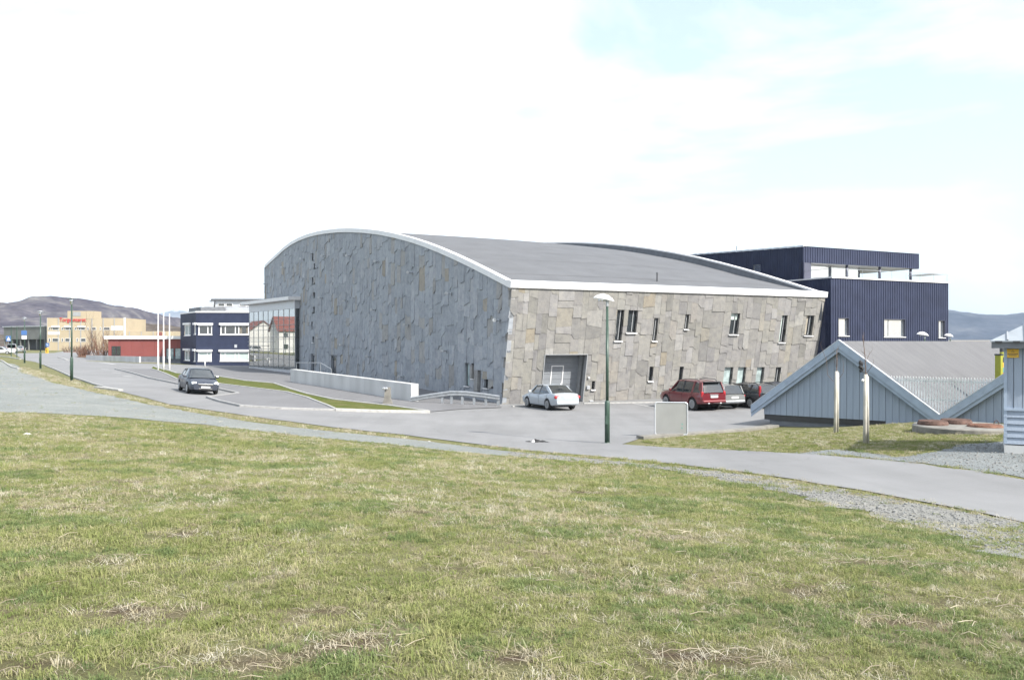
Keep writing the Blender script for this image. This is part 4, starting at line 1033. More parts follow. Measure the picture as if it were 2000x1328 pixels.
for i in range(60):
    a = uL + (gw * 1.6 - .6) * i / 60; b = uL + (gw * 1.6 - .6) * (i + 1) / 60
    bkm.add([GF(a, .3, -.30), GF(b, .3, -.30), GF(b, max(.35, vtop(b) - .1), -.30), GF(a, max(.35, vtop(a) - .1), -.30)], [(0, 1, 2, 3)])
bkm.build('wall_backing', M['dkframe'], gab)
MB().pbox(GF, uL + .25, gw * .65, -.6, .6, -.6, -.36).build('foundation', M['plinth'], gab)
m = MB(); m.add([GF(uL, .3, -.3), GF(uL, .3, -34), GF(uL, vtop(uL), -34), GF(uL, vtop(uL), -.3)], [(0, 1, 2, 3)]); m.build('side_wall', M['bluewood'], gab)
RL = 34.0
slopes = [(-gw, -gw / 2), (-gw / 2, 0), (0, gw / 2), (gw / 2, gw * .95)]
def vr(u):
    if u <= -gw / 2: return zE + (zP - zE) * (u + gw) / (gw / 2)
    if u <= 0: return zP - (zP - zE) * (u + gw / 2) / (gw / 2)
    if u <= gw / 2: return zE + (zP - zE) * u / (gw / 2)
    return zP - (zP - zE) * (u - gw / 2) / (gw / 2)
for a, b in slopes:
    m = MB(); e = 0
    m.prism([GF(a, vr(a) + .02, 0), GF(b, vr(b) + .02, 0), GF(b, vr(b) + .12, 0), GF(a, vr(a) + .12, 0)], GF.N * -RL)
    rf = fixn(m.build('roof', M['felt2'], gab))
    # felt strips laid up the slope
    for k in range(1, 34):
        m = MB(); n = -k * 1.0
        m.add([GF(a, vr(a) + .128, n), GF(b, vr(b) + .128, n), GF(b, vr(b) + .128, n - .05), GF(a, vr(a) + .128, n - .05)], [(0, 1, 2, 3)])
        m.build('felt_lap', M['lap'], rf)
    # two stepped verge boards
    for lo, hi, n0, n1, nm in ((-.20, .16, .0, .05, 'verge_board'), (-.38, -.12, -.05, -.004, 'verge_board')):
        m = MB(); m.prism([GF(a, vr(a) + lo, n0), GF(b, vr(b) + lo, n0), GF(b, vr(b) + hi, n0), GF(a, vr(a) + hi, n0)], GF.N * (n1 - n0)); fixn(m.build(nm, M['bluewood2'], gab))
    m = MB(); m.prism([GF(a, vr(a) + .16, .06), GF(b, vr(b) + .16, .06), GF(b, vr(b) + .19, .06), GF(a, vr(a) + .19, .06)], GF.N * -.22); fixn(m.build('verge_flashing', M['alu'], gab))
    m = MB(); m.prism([GF(a, vr(a) - .02, -.06), GF(b, vr(b) - .02, -.06), GF(b, vr(b), -.06), GF(a, vr(a), -.06)], GF.N * -.2); fixn(m.build('soffit', M['bluewood2'], gab))
# picket screen across the valley
zt = CAMZ - 70 * 37.8 / F
us_, ue_ = -(zt - zE) / (zP - zE) * gw / 2, (zt - zE) / (zP - zE) * gw / 2
k = 0; u = us_ + .03
while u < ue_:
    b = vr(u) + .10
    m = MB(); m.prism([GF(u, b, -.22), GF(u + .055, b, -.22), GF(u + .055, zt - .03, -.22), GF(u + .028, zt + .04, -.22), GF(u, zt - .03, -.22)], GF.N * -.025)
    fixn(m.build('picket', M['slatw'], gab)); u += .115
for z in (zt - .18, zE + .75):
    hw = (z - zE) / (zP - zE) * gw / 2
    MB().pbox(GF, -hw, hw, z, z + .07, -.29, -.25).build('picket_rail', M['slatw'], gab)
# lime green chimney with a coloured pipe
cq = P(1951, 740, 42.0); cz = cq.z - .3
ch = MB().box((cq.x, cq.y, cz + .72), (.26, .26, 1.44), .7).build('chimney', M['limegreen'], gab)
MB().box((cq.x, cq.y, cz + 1.47), (.30, .30, .07), .7).build('chimney_cap', M['dkframe'], ch)
for i, mt in enumerate(('yellow', 'sign_red', 'teal', 'yellow', 'dkframe', 'limegreen', 'dkframe')):
    z0 = cz + .1 + i * .25; q = cq + Vector((.20, .12, 0)); m = MB(); m.tube([Vector((q.x, q.y, z0)), Vector((q.x, q.y, z0 + .245))], .09, 10); m.build('pipe_ring', M[mt], ch)

# ------------------------------------------------------------------ shed at the right edge
sz = 1.12
sh0 = Vector((963 / F * 23.4, 23.4, sz))
shed = thing('timber_shed', 'small blue grey timber shed with metal hip roof at right edge', 'shed', tuple(sh0))
SF = Plane(sh0, (.875, -.484, 0)); SW = 3.0
vB, vR, vT = .24, 1.13, 2.82
MB().pbox(SF, -.02, SW, -.5, vB - .03, -3.0, .04).build('concrete_base', M['concrete'], shed)
MB().pbox(SF, .02, SW, vB, vT, -2.95, -.05).build('wall_core', M['plinth'], shed)
for i in range(5):
    q = (vR - vB) / 5; m = MB(); b0 = vB + i * q
    m.prism([SF(.0, b0, .05), SF(.0, b0 + q - .006, .015), SF(.0, b0 + q - .006, -.03), SF(.0, b0, -.03)], SF.U * SW); fixn(m.build('lower_board', M['bluewood'], shed))
MB().pbox(SF, -.02, SW, vR, vR + .07, -.04, .07).build('belt_rail', M['bluewood2'], shed)
for i in range(15):
    a = i * .205; MB().pbox(SF, a + .004, a + .195, vR + .07, vT, -.04, .01 + .012 * (i % 2)).build('upper_board', M['bluewood'], shed)
MB().pbox(SF, -.03, .045, vB, vT, -.05, .045).build('corner_board', M['bluewood2'], shed)
MB().pbox(SF, -.32, SW + .3, vT - .02, vT + .15, -3.3, .32).build('eave_board', M['plinth'], shed)
apex = SF(SW / 2, vT + 1.15, -SW / 2)
ec = [SF(-.36, vT + .15, .36), SF(SW + .36, vT + .15, .36), SF(SW + .36, vT + .15, -3.36), SF(-.36, vT + .15, -3.36)]
m = MB()
for i in range(4): m.prism([ec[i], ec[(i + 1) % 4], apex], (0, 0, .03))
rf = fixn(m.build('roof', M['roof_metal'], shed))
for k in range(1, 9):
    a = ec[0].lerp(ec[1], k / 9); h = 1 - abs(k / 9 - .5) * 2; b = a.lerp(ec[3].lerp(ec[2], k / 9), h * .5); b.z = vT + .15 + sz + 1.0 * h
    m = MB(); m.tube([a + Vector((0, 0, .05)), b + Vector((0, 0, .05))], .025, 5); m.build('roof_batten', M['steel'], rf)
for k in range(9): 
    a = ec[0].lerp(ec[1], (k + .5) / 9); MB().box((a.x, a.y, a.z - .0), (.16, .05, .05), math.atan2(SF.U.y, SF.U.x)).build('roof_clip', M['dkframe'], rf)
a, b = SF.px(1978, 690)
sg = MB().pbox(SF, a - .14, a + .14, b - .115, b + .115, .03, .045).build('warning_sign', M['yellow'], shed); sg['label'] = 'yellow warning sign with small dark print'
m = MB(); 
for t0, t1 in (((a - .035, b + .025), (a, b + .09)), ((a, b + .09), (a + .035, b + .025)), ((a + .035, b + .025), (a - .035, b + .025))):
    m.tube([SF(t0[0], t0[1], .047), SF(t1[0], t1[1], .047)], .004, 4)
m.pbox(SF, a - .12, a + .12, b - .03, b - .012, .045, .048); m.pbox(SF, a - .09, a + .09, b - .068, b - .052, .045, .048)
m.build('sign_print', M['dkframe'], sg)

# ------------------------------------------------------------------ cars
def paint(name, c, coat=1.0, metal=0.2, rough=0.35):
    return pm(name, c, rough, 0.03, 1.0, metal=metal, coat=coat)
PAINT = {'navy': paint('dark_blue_grey_paint', (0.020, 0.026, 0.042), coat=.25, metal=0, rough=.45), 'white': paint('silver_white_paint', (0.33, 0.36, 0.39), metal=.1, coat=.5), 'red': paint('deep_red_paint', (0.135, 0.014, 0.02)),
         'grey': paint('silver_grey_paint', (0.22, 0.23, 0.23), metal=.3), 'black': paint('black_paint', (0.02, 0.022, 0.026)), 'plainwhite': paint('white_car_paint', (0.52, 0.53, 0.54), metal=0)}
M['red_paint'] = PAINT['red']; M['silver_paint'] = PAINT['white']
def car(label, loc, rz, paint_m, spec, group, detail=True):
    L, W, H = spec['L'], spec['W'] / 2, spec['H']
    t = thing('car', label, 'car', loc, rz, group)
    # lower body: stations from tail to nose
    st = np.array(spec['body'], float)                    # x, bottom, top, half width factor
    xs = np.concatenate([np.linspace(st[0, 0], st[-1, 0], 44)])
    B = [np.interp(xs, st[:, 0], st[:, k]) for k in range(4)]
    for k in (1, 2, 3):
        b = np.pad(B[k], 1, mode='edge'); B[k] = (b[:-2] + 2 * b[1:-1] + b[2:]) / 4
    ring = [(0, 0), (.78, 0), (.94, .06), (.985, .22), (1.0, .45), (.99, .66), (.955, .86), (.90, .965), (.72, 1.0), (.38, 1.018), (0, 1.03)]
    full = ring + [(-y, z) for y, z in ring[-2:0:-1]]
    n = len(full); m = MB()
    for i, x in enumerate(xs):
        for y, z in full: m.v.append((x, y * W * B[3][i], B[1][i] + (B[2][i] - B[1][i]) * z))
    for i in range(len(xs) - 1):
        for k in range(n): m.f.append((i * n + k, i * n + (k + 1) % n, (i + 1) * n + (k + 1) % n, (i + 1) * n + k))
    m.f.append(tuple(range(n))); m.f.append(tuple(range((len(xs) - 1) * n, len(xs) * n))[::-1])
    body = m.build('body', paint_m, t, world=False); fixn(body)
    wr = spec['wheel']; wx = spec['axles']
    if detail:
        cm = MB()
        for x in wx:
            for s in (-1, 1):
                cm.lathe([(wr + .065, -.30), (wr + .065, .30)], 24, (x, s * W, wr), Matrix.Rotation(math.pi / 2, 3, 'X'))
        co = cm.build('cutter', None); fixn(co); co.parent = t
        md = body.modifiers.new('b', 'BOOLEAN'); md.object = co; md.operation = 'DIFFERENCE'; md.solver = 'EXACT'
        bpy.context.view_layer.update()
        dg = bpy.context.evaluated_depsgraph_get(); me = bpy.data.meshes.new_from_object(body.evaluated_get(dg))
        body.modifiers.clear(); body.data = me; bpy.data.objects.remove(co)
    body.data.shade_smooth()
    try: body.data.set_sharp_from_angle(angle=R(38))
    except Exception: pass
    m = MB(); m.box(((wx[0] + wx[1]) / 2, 0, wr * .95), (wx[1] - wx[0] + 1.3 * wr, W * 1.6, wr * .9)); m.build('underbody', M['interior'], t, world=False)
    # glasshouse
    gh = np.array(spec['cabin'], float)                    # x, belt, roof, half width at belt, at roof
    gx2 = np.unique(np.concatenate([np.linspace(gh[0, 0], gh[-1, 0], 26), gh[:, 0]]))
    Gk = [np.interp(gx2, gh[:, 0], gh[:, k]) for k in range(5)]
    m = MB(); pr = [(0, 1.0, 1.03), (.5, 1.0, 1.02), (.86, 1.0, .99), (1.0, 1.0, .90)]
    for i, x in enumerate(gx2):
        zb, zt, wb, wt = (Gk[k][i] for k in (1, 2, 3, 4))
        row = [(wb * W, zb - .06), (wb * W, zb), (wt * W, zb + (zt - zb) * .93), (wt * W * .90, zt), (wt * W * .5, zt + .018 * (zt > zb + .2)), (0, zt + .022 * (zt > zb + .2))]
        full2 = row + [(-y, z) for y, z in row[-2::-1]]
        for y, z in full2: m.v.append((x, y, z))
    k2 = 11
    for i in range(len(gx2) - 1):
        for k in range(k2 - 1): m.f.append((i * k2 + k, i * k2 + k + 1, (i + 1) * k2 + k + 1, (i + 1) * k2 + k))
    gl = m.build('glasshouse', M['carglass'], t, world=False, smooth=True); fixn(gl)
    # painted roof panel
    i0, i1 = spec['roof']; ii = [i for i in range(len(gx2)) if i0 - 1e-6 <= gx2[i] <= i1 + 1e-6]
    m = MB()
    for i in ii:
        zb, zt, wt = Gk[1][i], Gk[2][i], Gk[4][i]
        for y, dz in ((1.015, -.075), (.97, -.005), (.80, .022), (.4, .034), (0, .038), (-.4, .034), (-.80, .022), (-.97, -.005), (-1.015, -.075)): m.v.append((gx2[i], y * wt * W, zt + dz))
    for a in range(len(ii) - 1):
        for k in range(8): m.f.append((a * 9 + k, a * 9 + k + 1, (a + 1) * 9 + k + 1, (a + 1) * 9 + k))
    rf = m.build('roof', paint_m, t, world=False, smooth=True); fixn(rf)
    # pillars
    def on(x, f):                                           # point on the side glass: f = 0 belt .. 1 roof
        zb, zt, wb, wt = (np.interp(x, gh[:, 0], gh[:, k]) for k in (1, 2, 3, 4))
        return Vector((x, (wb + (wt - wb) * f * .97) * W, zb + (zt - zb) * f * .95))
    for s in (-1, 1):
        for nm, (x0, x1, w0, w1) in spec['pillars'].items():
            a, b = on(x0, 0), on(x1, 1); m = MB()
            q = [(a.x - w0, a.y + .015, a.z - .05), (a.x + w0, a.y + .015, a.z - .05), (b.x + w1, b.y + .015, b.z + .02), (b.x - w1, b.y + .015, b.z + .02)]
            m.prism([(x, s * y, z) for x, y, z in q], (0, -s * .05, 0))
            if nm in 'ad':                                   # the pillar turns the corner of the glass
                pass
            fixn(m.build('pillar', M['dkframe'] if nm == 'b' else paint_m, t, world=False))
        a = on(spec['mirror'], 0); m = MB(); m.box((a.x, s * (a.y + .13), a.z + .07), (.12, .20, .14)); mo = m.build('mirror', paint_m, t, world=False)
        bv = mo.modifiers.new('bevel', 'BEVEL'); bv.width = .03; bv.segments = 2
    # wheels
    for x in wx:
        for s in (-1, 1):
            rot = Matrix.Rotation(math.pi / 2, 3, 'X'); c = (x, s * (W - .115), wr)
            w = MB().lathe([(wr * .62, -.10), (wr * .93, -.105), (wr, -.07), (wr, .07), (wr * .93, .105), (wr * .62, .10)], 24, c, rot).build('wheel', M['tyre'], t, world=False, smooth=False)
            m = MB(); yo = s * (W - .115 + .10)
            m.lathe([(wr * .15, -.02), (wr * .15, .02)], 10, (x, yo, wr), rot); m.lathe([(wr * .68, -.02), (wr * .68, .016), (wr * .57, .018), (wr * .57, -.02)], 22, (x, yo, wr), rot)
            for k in range(7):
                an = 2 * math.pi * k / 7; m.box((x + math.cos(an) * wr * .37, yo + s * .004, wr + math.sin(an) * wr * .37), (wr * .52, .02, .11), M=Matrix.Rotation(-an, 3, 'Y'))
            m.build('rim', M['rim'], w, world=False)
            MB().lathe([(wr * .57, -.003), (wr * .57, .003)], 18, (x, yo + s * .003, wr), rot).build('hub_disc', M['interior'], w, world=False)
    xr, xf = st[0, 0], st[-1, 0]
    def surf(x, zf, s=1):
        bt, tp, w = (np.interp(x, xs, B[k]) for k in (1, 2, 3)); return bt + (tp - bt) * zf, w * W
    for nm, items in spec['lamps'].items():
        for (x, y, z, dx, dy, dz, mt) in items:
            for s in ((-1, 1) if y else (1,)):
                m = MB(); m.box((x, s * y, z), (dx, dy, dz)); o = m.build(nm, M[mt], t, world=False)
                bv = o.modifiers.new('bevel', 'BEVEL'); bv.width = min(dx, dy, dz) * .35; bv.segments = 2
    # shut lines and handles
    for x in spec['doors']:
        for s in (-1, 1):
            z0, _ = surf(x, .18); m = MB(); pts = []
            for f in (.16, .3, .45, .66, .86, .955):
                zz, w = surf(x, f); fy = np.interp(f, [r[1] for r in ring[2:8]], [r[0] for r in ring[2:8]]); pts.append((x, s * (w * fy + .001), zz))
            m.tube(pts, .007, 4); m.build('shut_line', M['interior'], t, world=False)
    for x in spec['handles']:
        for s in (-1, 1):
            zz, w = surf(x, .80); MB().box((x, s * (w * .985), zz), (.17, .035, .03)).build('door_handle', paint_m, t, world=False)
    for e in spec.get('extra', []): e(t, W, H)
    return t
SEDAN = dict(L=4.75, W=1.80, H=1.48, wheel=.32, axles=(-1.38, 1.34), roof=(-.95, .45), mirror=.82,
    body=[(-2.37, .42, .80, .80), (-2.33, .34, .92, .88), (-2.15, .28, 1.0, .94), (-1.6, .22, 1.02, .99), (-.9, .20, .96, 1), (0, .20, .95, 1), (.8, .20, .95, 1), (1.15, .21, .93, .99), (1.6, .22, .85, .97), (2.05, .24, .76, .92), (2.25, .26, .68, .84), (2.36, .30, .58, .72)],
    cabin=[(-1.95, .99, 1.0, .80, .74), (-.98, .96, 1.40, .90, .70), (-.35, .95, 1.45, .93, .72), (.40, .94, 1.42, .93, .70), (1.30, .92, .95, .86, .74)],
    pillars={'a': (1.22, .42, .07, .07), 'b': (-.28, -.32, .06, .05), 'd': (-1.55, -.92, .30, .10)},
    lamps={'tail_lamp': [(-2.26, .67, .79, .20, .36, .20, 'redlamp')], 'reverse_lamp': [(-2.355, .56, .80, .04, .12, .06, 'headlamp')], 'number_plate': [(-2.375, 0, .76, .03, .52, .12, 'plate')], 'boot_line': [(-2.37, 0, .86, .02, 1.1, .02, 'chrome')], 'headlamp': [(2.12, .62, .62, .30, .30, .13, 'headlamp')],
           'bumper': [(-2.33, 0, .44, .10, 1.45, .16, 'silver_paint'), ]},
    doors=(1.0, -.28, -1.3), handles=(-.12, -1.12))
SEDAN2 = dict(SEDAN); SEDAN2['lamps'] = {'headlamp': [(2.10, .63, .66, .34, .30, .17, 'headlamp')], 'grille': [(2.335, 0, .58, .08, .86, .11, 'dkframe')], 'grille_trim': [(2.335, 0, .645, .08, .9, .012, 'steel')], 'number_plate': [(2.39, 0, .44, .03, .52, .11, 'plate')], 'air_intake': [(2.345, 0, .33, .06, .8, .10, 'dkframe')],
    'fog_lamp': [(2.24, .62, .36, .10, .12, .07, 'headlamp')], 'badge': [(2.36, .0001, .62, .03, .12, .07, 'chrome')], 'tail_lamp': [(-2.24, .66, .80, .18, .34, .17, 'redlamp')]}
SUV = dict(L=4.72, W=1.88, H=1.80, wheel=.38, axles=(-1.42, 1.40), roof=(-2.05, .35), mirror=.80,
    body=[(-2.34, .50, .98, .86), (-2.28, .42, 1.08, .93), (-1.9, .36, 1.12, .98), (-1, .34, 1.10, 1), (0, .34, 1.10, 1), (.8, .34, 1.10, 1), (1.2, .35, 1.07, .99), (1.8, .38, 1.0, .96), (2.2, .42, .90, .88), (2.36, .46, .76, .76)],
    cabin=[(-2.30, 1.06, 1.08, .84, .74), (-2.05, 1.08, 1.70, .88, .70), (-1.0, 1.08, 1.76, .92, .74), (.30, 1.08, 1.73, .93, .73), (1.18, 1.06, 1.09, .88, .76)],
    pillars={'a': (1.10, .33, .07, .07), 'b': (-.35, -.42, .07, .06), 'c': (-1.30, -1.42, .09, .08), 'd': (-2.10, -1.98, .20, .13)},
    lamps={'tail_lamp': [(-2.25, .78, .98, .12, .17, .34, 'redlamp')], 'number_plate': [(-2.36, 0, .84, .03, .52, .13, 'plate')], 'plate_trim': [(-2.345, 0, .95, .03, .62, .06, 'chrome')], 'bumper': [(-2.36, 0, .56, .14, 1.62, .15, 'red_paint')], 'tow_lamp': [(-2.41, .42, .46, .05, .12, .06, 'headlamp')], 'spoiler': [(-2.12, 0, 1.71, .22, 1.2, .04, 'dkframe')], 'wing_badge': [(-2.29, .72, .68, .06, .22, .06, 'plate')], 'headlamp': [(2.2, .66, .78, .2, .26, .16, 'headlamp')]},
    doors=(1.0, -.36, -1.38), handles=(-.2, -1.22))
def rails(t, W, H):
    for s in (-1, 1):
        m = MB(); m.tube([(-1.75, s * W * .66, H - .06), (-1.55, s * W * .67, H + .035), (-.6, s * W * .68, H + .05), (.0, s * W * .67, H - .03)], .022, 6); m.build('roof_rail', M['dkframe'], t, world=False)
SUV['extra'] = [rails]
WAGON = dict(L=4.65, W=1.74, H=1.48, wheel=.315, axles=(-1.32, 1.36), roof=(-2.0, .40), mirror=.80,
    body=[(-2.30, .40, .84, .84), (-2.25, .33, .92, .91), (-1.8, .26, .95, .97), (-1, .22, .93, 1), (.8, .22, .93, 1), (1.15, .23, .91, .99), (1.7, .25, .83, .96), (2.1, .27, .75, .90), (2.3, .30, .64, .78)],
    cabin=[(-2.26, .91, .93, .84, .76), (-1.98, .92, 1.38, .88, .72), (-1.0, .92, 1.44, .92, .74), (.35, .92, 1.42, .92, .72), (1.22, .90, .92, .86, .76)],
    pillars={'a': (1.15, .38, .07, .07), 'b': (-.30, -.36, .06, .05), 'c': (-1.20, -1.30, .07, .06), 'd': (-2.05, -1.95, .16, .10)},
    lamps={'tail_lamp': [(-2.22, .70, .78, .12, .20, .14, 'redlamp')], 'number_plate': [(-2.30, 0, .70, .03, .52, .12, 'plate')], 'bumper': [(-2.31, 0, .46, .12, 1.45, .16, 'steel')], 'headlamp': [(2.1, .62, .64, .24, .28, .13, 'headlamp')]},
    doors=(1.0, -.30, -1.28), handles=(-.14, -1.1), extra=[rails])
WAGON2 = dict(WAGON); WAGON2['lamps'] = {'tail_lamp': [(-2.10, .73, 1.02, .14, .12, .72, 'redlamp')], 'number_plate': [(-2.30, 0, .70, .03, .52, .12, 'plate')], 'bumper': [(-2.31, 0, .46, .12, 1.45, .16, 'dkframe')], 'headlamp': [(2.1, .62, .64, .24, .28, .13, 'headlamp')]}
VAN = dict(SUV); VAN = dict(VAN, H=1.95, body=[(-2.34, .40, 1.05, .92), (-2.28, .36, 1.12, .97), (-1, .34, 1.12, 1), (.8, .34, 1.10, 1), (1.2, .35, 1.05, .99), (1.8, .38, .98, .96), (2.2, .42, .86, .88), (2.36, .46, .72, .76)],
    cabin=[(-2.30, 1.08, 1.75, .92, .86), (-2.2, 1.10, 1.88, .94, .84), (-1.0, 1.10, 1.92, .94, .84), (.30, 1.08, 1.86, .93, .80), (1.25, 1.06, 1.07, .88, .76)], roof=(-2.2, .35), extra=[])
def ground_car(label, px, rz, pn, spec, group, detail=True):
    p = G(*px); c, s = math.cos(rz), math.sin(rz)
    e = 1.3; zx = (h1(p.x + c * e, p.y + s * e) - h1(p.x - c * e, p.y - s * e)) / (2 * e)
    zy = (h1(p.x - s * .75, p.y + c * .75) - h1(p.x + s * .75, p.y - c * .75)) / 1.5
    t = car(label, (p.x, p.y, h1(p.x, p.y) + .035), rz, PAINT[pn], spec, group, detail)
    t.rotation_euler = (math.atan(zy), -math.atan(zx), rz)
    return t
PK = 'cars parked before the stone wall'
ground_car('silver white sedan seen from behind, parked by the grey garage door', (1073, 798), R(115), 'white', SEDAN, PK)
ground_car('deep red sport utility car with roof rails beside the stone wall', (1350, 798), R(113), 'red', SUV, PK)
ground_car('silver grey estate car parked between red car and black estate', (1390, 795), R(114), 'grey', WAGON, PK)
ground_car('black estate car with tall red tail lamps half behind the gable', (1458, 794), R(115), 'black', WAGON2, PK)
ground_car('dark blue grey sedan driving towards the camera on the street', (386, 767), R(-60), 'navy', SEDAN2, 'cars on the street')
ground_car('dark car whose roof just shows beyond the black estate', (1514, 792), R(115), 'navy', WAGON, PK)
LC = 'cars parked far down the street'
ground_car('white hatchback cut by the left edge of the picture', (3, 692), R(10), 'plainwhite', WAGON, LC)
ground_car('white van seen from behind, far down the street', (24, 690), R(115), 'plainwhite', VAN, LC, False)
ground_car('small silver car far down the street beside the white van', (40, 689), R(110), 'grey', SEDAN, LC, False)
ground_car('dark red car far down the street left of the white van', (8, 687), R(20), 'red', SEDAN, LC, False)

# ------------------------------------------------------------------ street lamps
def lamp_post(label, p, h, head, group='green street lamps', rz=0.0, scale=1.0):
    t = thing('street_lamp', label, 'street lamp', tuple(p), rz, group); s = scale
    MB().lathe([(.13, -.1), (.13, .02), (.105, .04), (.10, .05)], 12).build('foot', M['green'], t, world=False)
    MB().lathe([(.098, .0), (.098, 1.55), (.085, 1.60), (.062, 1.64)], 14).build('lower_pole', M['green'], t, world=False, smooth=True)
    m = MB(); m.lathe([(.058, 1.6), (.055, h * .8), (.050, h * .8), (.046, h - .25)], 12); m.build('upper_pole', M['green'], t, world=False, smooth=True)
    MB().box((-.02, -.1, .9), (.11, .012, .32)).build('service_hatch', M['green'], t, world=False)
    if head == 'cobra':
        m = MB(); n = 12; pr = [(.42, .01, .0), (.38, .06, .02), (.28, .12, .07), (.05, .17, .13), (-.25, .19, .15), (-.50, .175, .11), (-.66, .12, .06), (-.74, .03, .01)]
        for x, w, z in pr:
            for k in range(n):
                a = math.pi * k / (n - 1); m.v.append((x, math.cos(a) * w, math.sin(a) * z * 1.5))
        for i in range(len(pr) - 1):
            for k in range(n - 1): m.f.append((i * n + k, i * n + k + 1, (i + 1) * n + k + 1, (i + 1) * n + k))
            m.f.append((i * n, (i + 1) * n, (i + 1) * n + n - 1, i * n + n - 1))
        M3 = Matrix.Rotation(R(-9), 3, 'Y')
        m.v = [tuple(M3.inverted() @ Vector((v[0] * .70, v[1] * .9, v[2])) + Vector((-.02, 0, h - .10))) for v in m.v]
        hd = fixn(m.build('lamp_head', M['white'], t, world=False, smooth=True))
        MB().lathe([(.13, -.05), (.15, -.01), (.15, .02)], 14, (-.20, 0, h - .085)).build('lamp_glass', M['glass_sky'], hd, world=False)
        MB().lathe([(.05, -.26), (.06, -.05), (.06, .03)], 10, (.18 * 0, 0, h - .08)).build('bracket', M['steel'], t, world=False)
    else:
        MB().lathe([(.05, h - .55), (.10, h - .50), (.13, h - .15), (.10, h - .10)], 12).build('lantern_glass', M['glass_sky'], t, world=False, smooth=True)
        MB().lathe([(.30, h - .12), (.34, h - .10), (.12, h - .02), (.03, h)], 18).build('lamp_hood', M['steel'], t, world=False, smooth=True)
    return t
lamp_post('tall green street lamp with white head before the stone wall', G(1186, 866), 5.55, 'cobra')
for (x, y), lab in (((140, 744), 'green street lamp nearest on the left side of the street'), ((79, 720), 'green street lamp between the near left one and the blue sign'), ((48, 709), 'green street lamp carrying a blue sign, third down the street')):
    p = G(x, y); lamp_post(lab, p, 5.75, 'hood')
for (x, y, Y), lab in (((1806, 655, 58), 'street lamp with white head showing above the gable roof'), ((1856, 657, 76), 'farther street lamp with white head right of the navy building')):
    q = P(x, y, Y); g = Vector((q.x, q.y, h1(q.x, q.y))); lamp_post(lab, g, q.z - g.z + .1, 'cobra')
# far poles that carry a sign frame
fr0, fr1 = G(22, 697), G(33, 699)
t = thing('sign_frame', 'green steel frame of two posts and cross bars far left', 'sign frame', tuple(fr0))
for q in (fr0, fr1): m = MB(); m.tube([q, q + Vector((0, 0, 5.4))], .075, 8); m.build('post', M['green'], t)
for z in (1.55, 5.3): m = MB(); m.tube([fr0 + Vector((0, 0, z)), fr1 + Vector((0, 0, z))], .05, 6); m.build('cross_bar', M['green'], t)

# ------------------------------------------------------------------ flagpoles
for x, top, lab in ((309, 607, 'left white flagpole before the red building'), (319.5, 614, 'middle white flagpole before the red building'), (331, 616, 'right white flagpole before the red building')):
    p = G(x, 725); h = CAMZ + (HY - top) / F * p.y - p.z
    t = thing('flagpole', lab, 'flagpole', tuple(p), 0, 'white flagpoles')
    MB().lathe([(.09, -.1), (.09, 1.5), (.07, 1.55), (.035, h)], 10).build('pole', M['white'], t, world=False, smooth=True)
    MB().lathe([(.02, h), (.07, h + .05), (.07, h + .12), (.01, h + .16)], 10).build('knob', M['white'], t, world=False)

# ------------------------------------------------------------------ concrete ramp wall, bollard, guard rail
A_, B_ = G(567, 747), G(803, 785)
t = thing('concrete_wall', 'long pale cast concrete ramp wall beside the long stone wall', 'wall', tuple(A_))
WP = Plane((A_.x, A_.y, 0), (B_ - A_).to_2d().to_3d()); wl_ = (B_ - A_).to_2d().length
zA = CAMZ - (721 - HY) / F * A_.y; zB = CAMZ - (750 - HY) / F * B_.y
for i in range(3):
    a, b = wl_ * i / 3 + (.006 if i else 0), wl_ * (i + 1) / 3 - .006; f = lambda u: zA + (zB - zA) * u / wl_
    m = MB(); m.prism([WP(a, -.2, 0), WP(b, -.2, 0), WP(b, f(b), 0), WP(a, f(a), 0)], WP.N * -.55); fixn(m.build('wall_section', M['concrete'], t, centre=True))
hr = [WP(wl_ * .30, zA + (zB - zA) * .3 + .28, -.9), WP(wl_ * .12, zA + .55, -1.6), WP(-3.0, zA + .45, -1.8)]
m = MB(); m.tube(hr, .03, 6)
for q in hr: m.tube([q, q - Vector((0, 0, 1.1))], .025, 6)
m.build('handrail', M['steel'], t)
p = G(757, 790)
t = thing('bollard_light', 'small concrete bollard with twin lamps before the ramp wall', 'bollard', tuple(p))
m = MB(); m.prism([(-.32, -.12, 0), (.32, -.12, 0), (.20, -.12, .35), (.17, -.12, 1.05), (-.14, -.12, 1.05), (-.20, -.12, .35)], (0, .24, 0)); fixn(m.build('post', M['concrete_dk'], t, world=False))
for x in (-.2, -.05): MB().lathe([(.02, -.05), (.08, -.03), (.09, .06), (.05, .08)], 10, (x, -.17, .98), Matrix.Rotation(R(90), 3, 'X')).build('lamp', M['chrome'], t, world=False)
ga = [G(806, 786), G(878, 787), G(975, 790)]
rail_px = [(802, 780), (840, 773.5), (880, 768), (910, 768.5), (945, 772.5), (976, 777)]
t = thing('guard_rail', 'galvanised guard rail on posts at the foot of the dark wall', 'guard rail', tuple(ga[0]))
gy0, gy1 = ga[0].y, 55.0
def gpt(x, y):
    k = (x - 802) / (976 - 802); Y = gy0 + (gy1 - gy0) * k; return P(x, y, Y)
pts = [gpt(*q) for q in rail_px]
m = MB(); pf = [(0, -.16), (.05, -.12), (.05, -.05), (0, -.01), (0, .01), (.05, .05), (.05, .12), (0, .16)]
for i, p in enumerate(pts):
    tt = (pts[min(i + 1, len(pts) - 1)] - pts[max(i - 1, 0)]); tt.z = 0; tt.normalize(); nn = Vector((tt.y, -tt.x, 0))
    for o_, z in pf: m.v.append(p + nn * o_ + Vector((0, 0, z)))
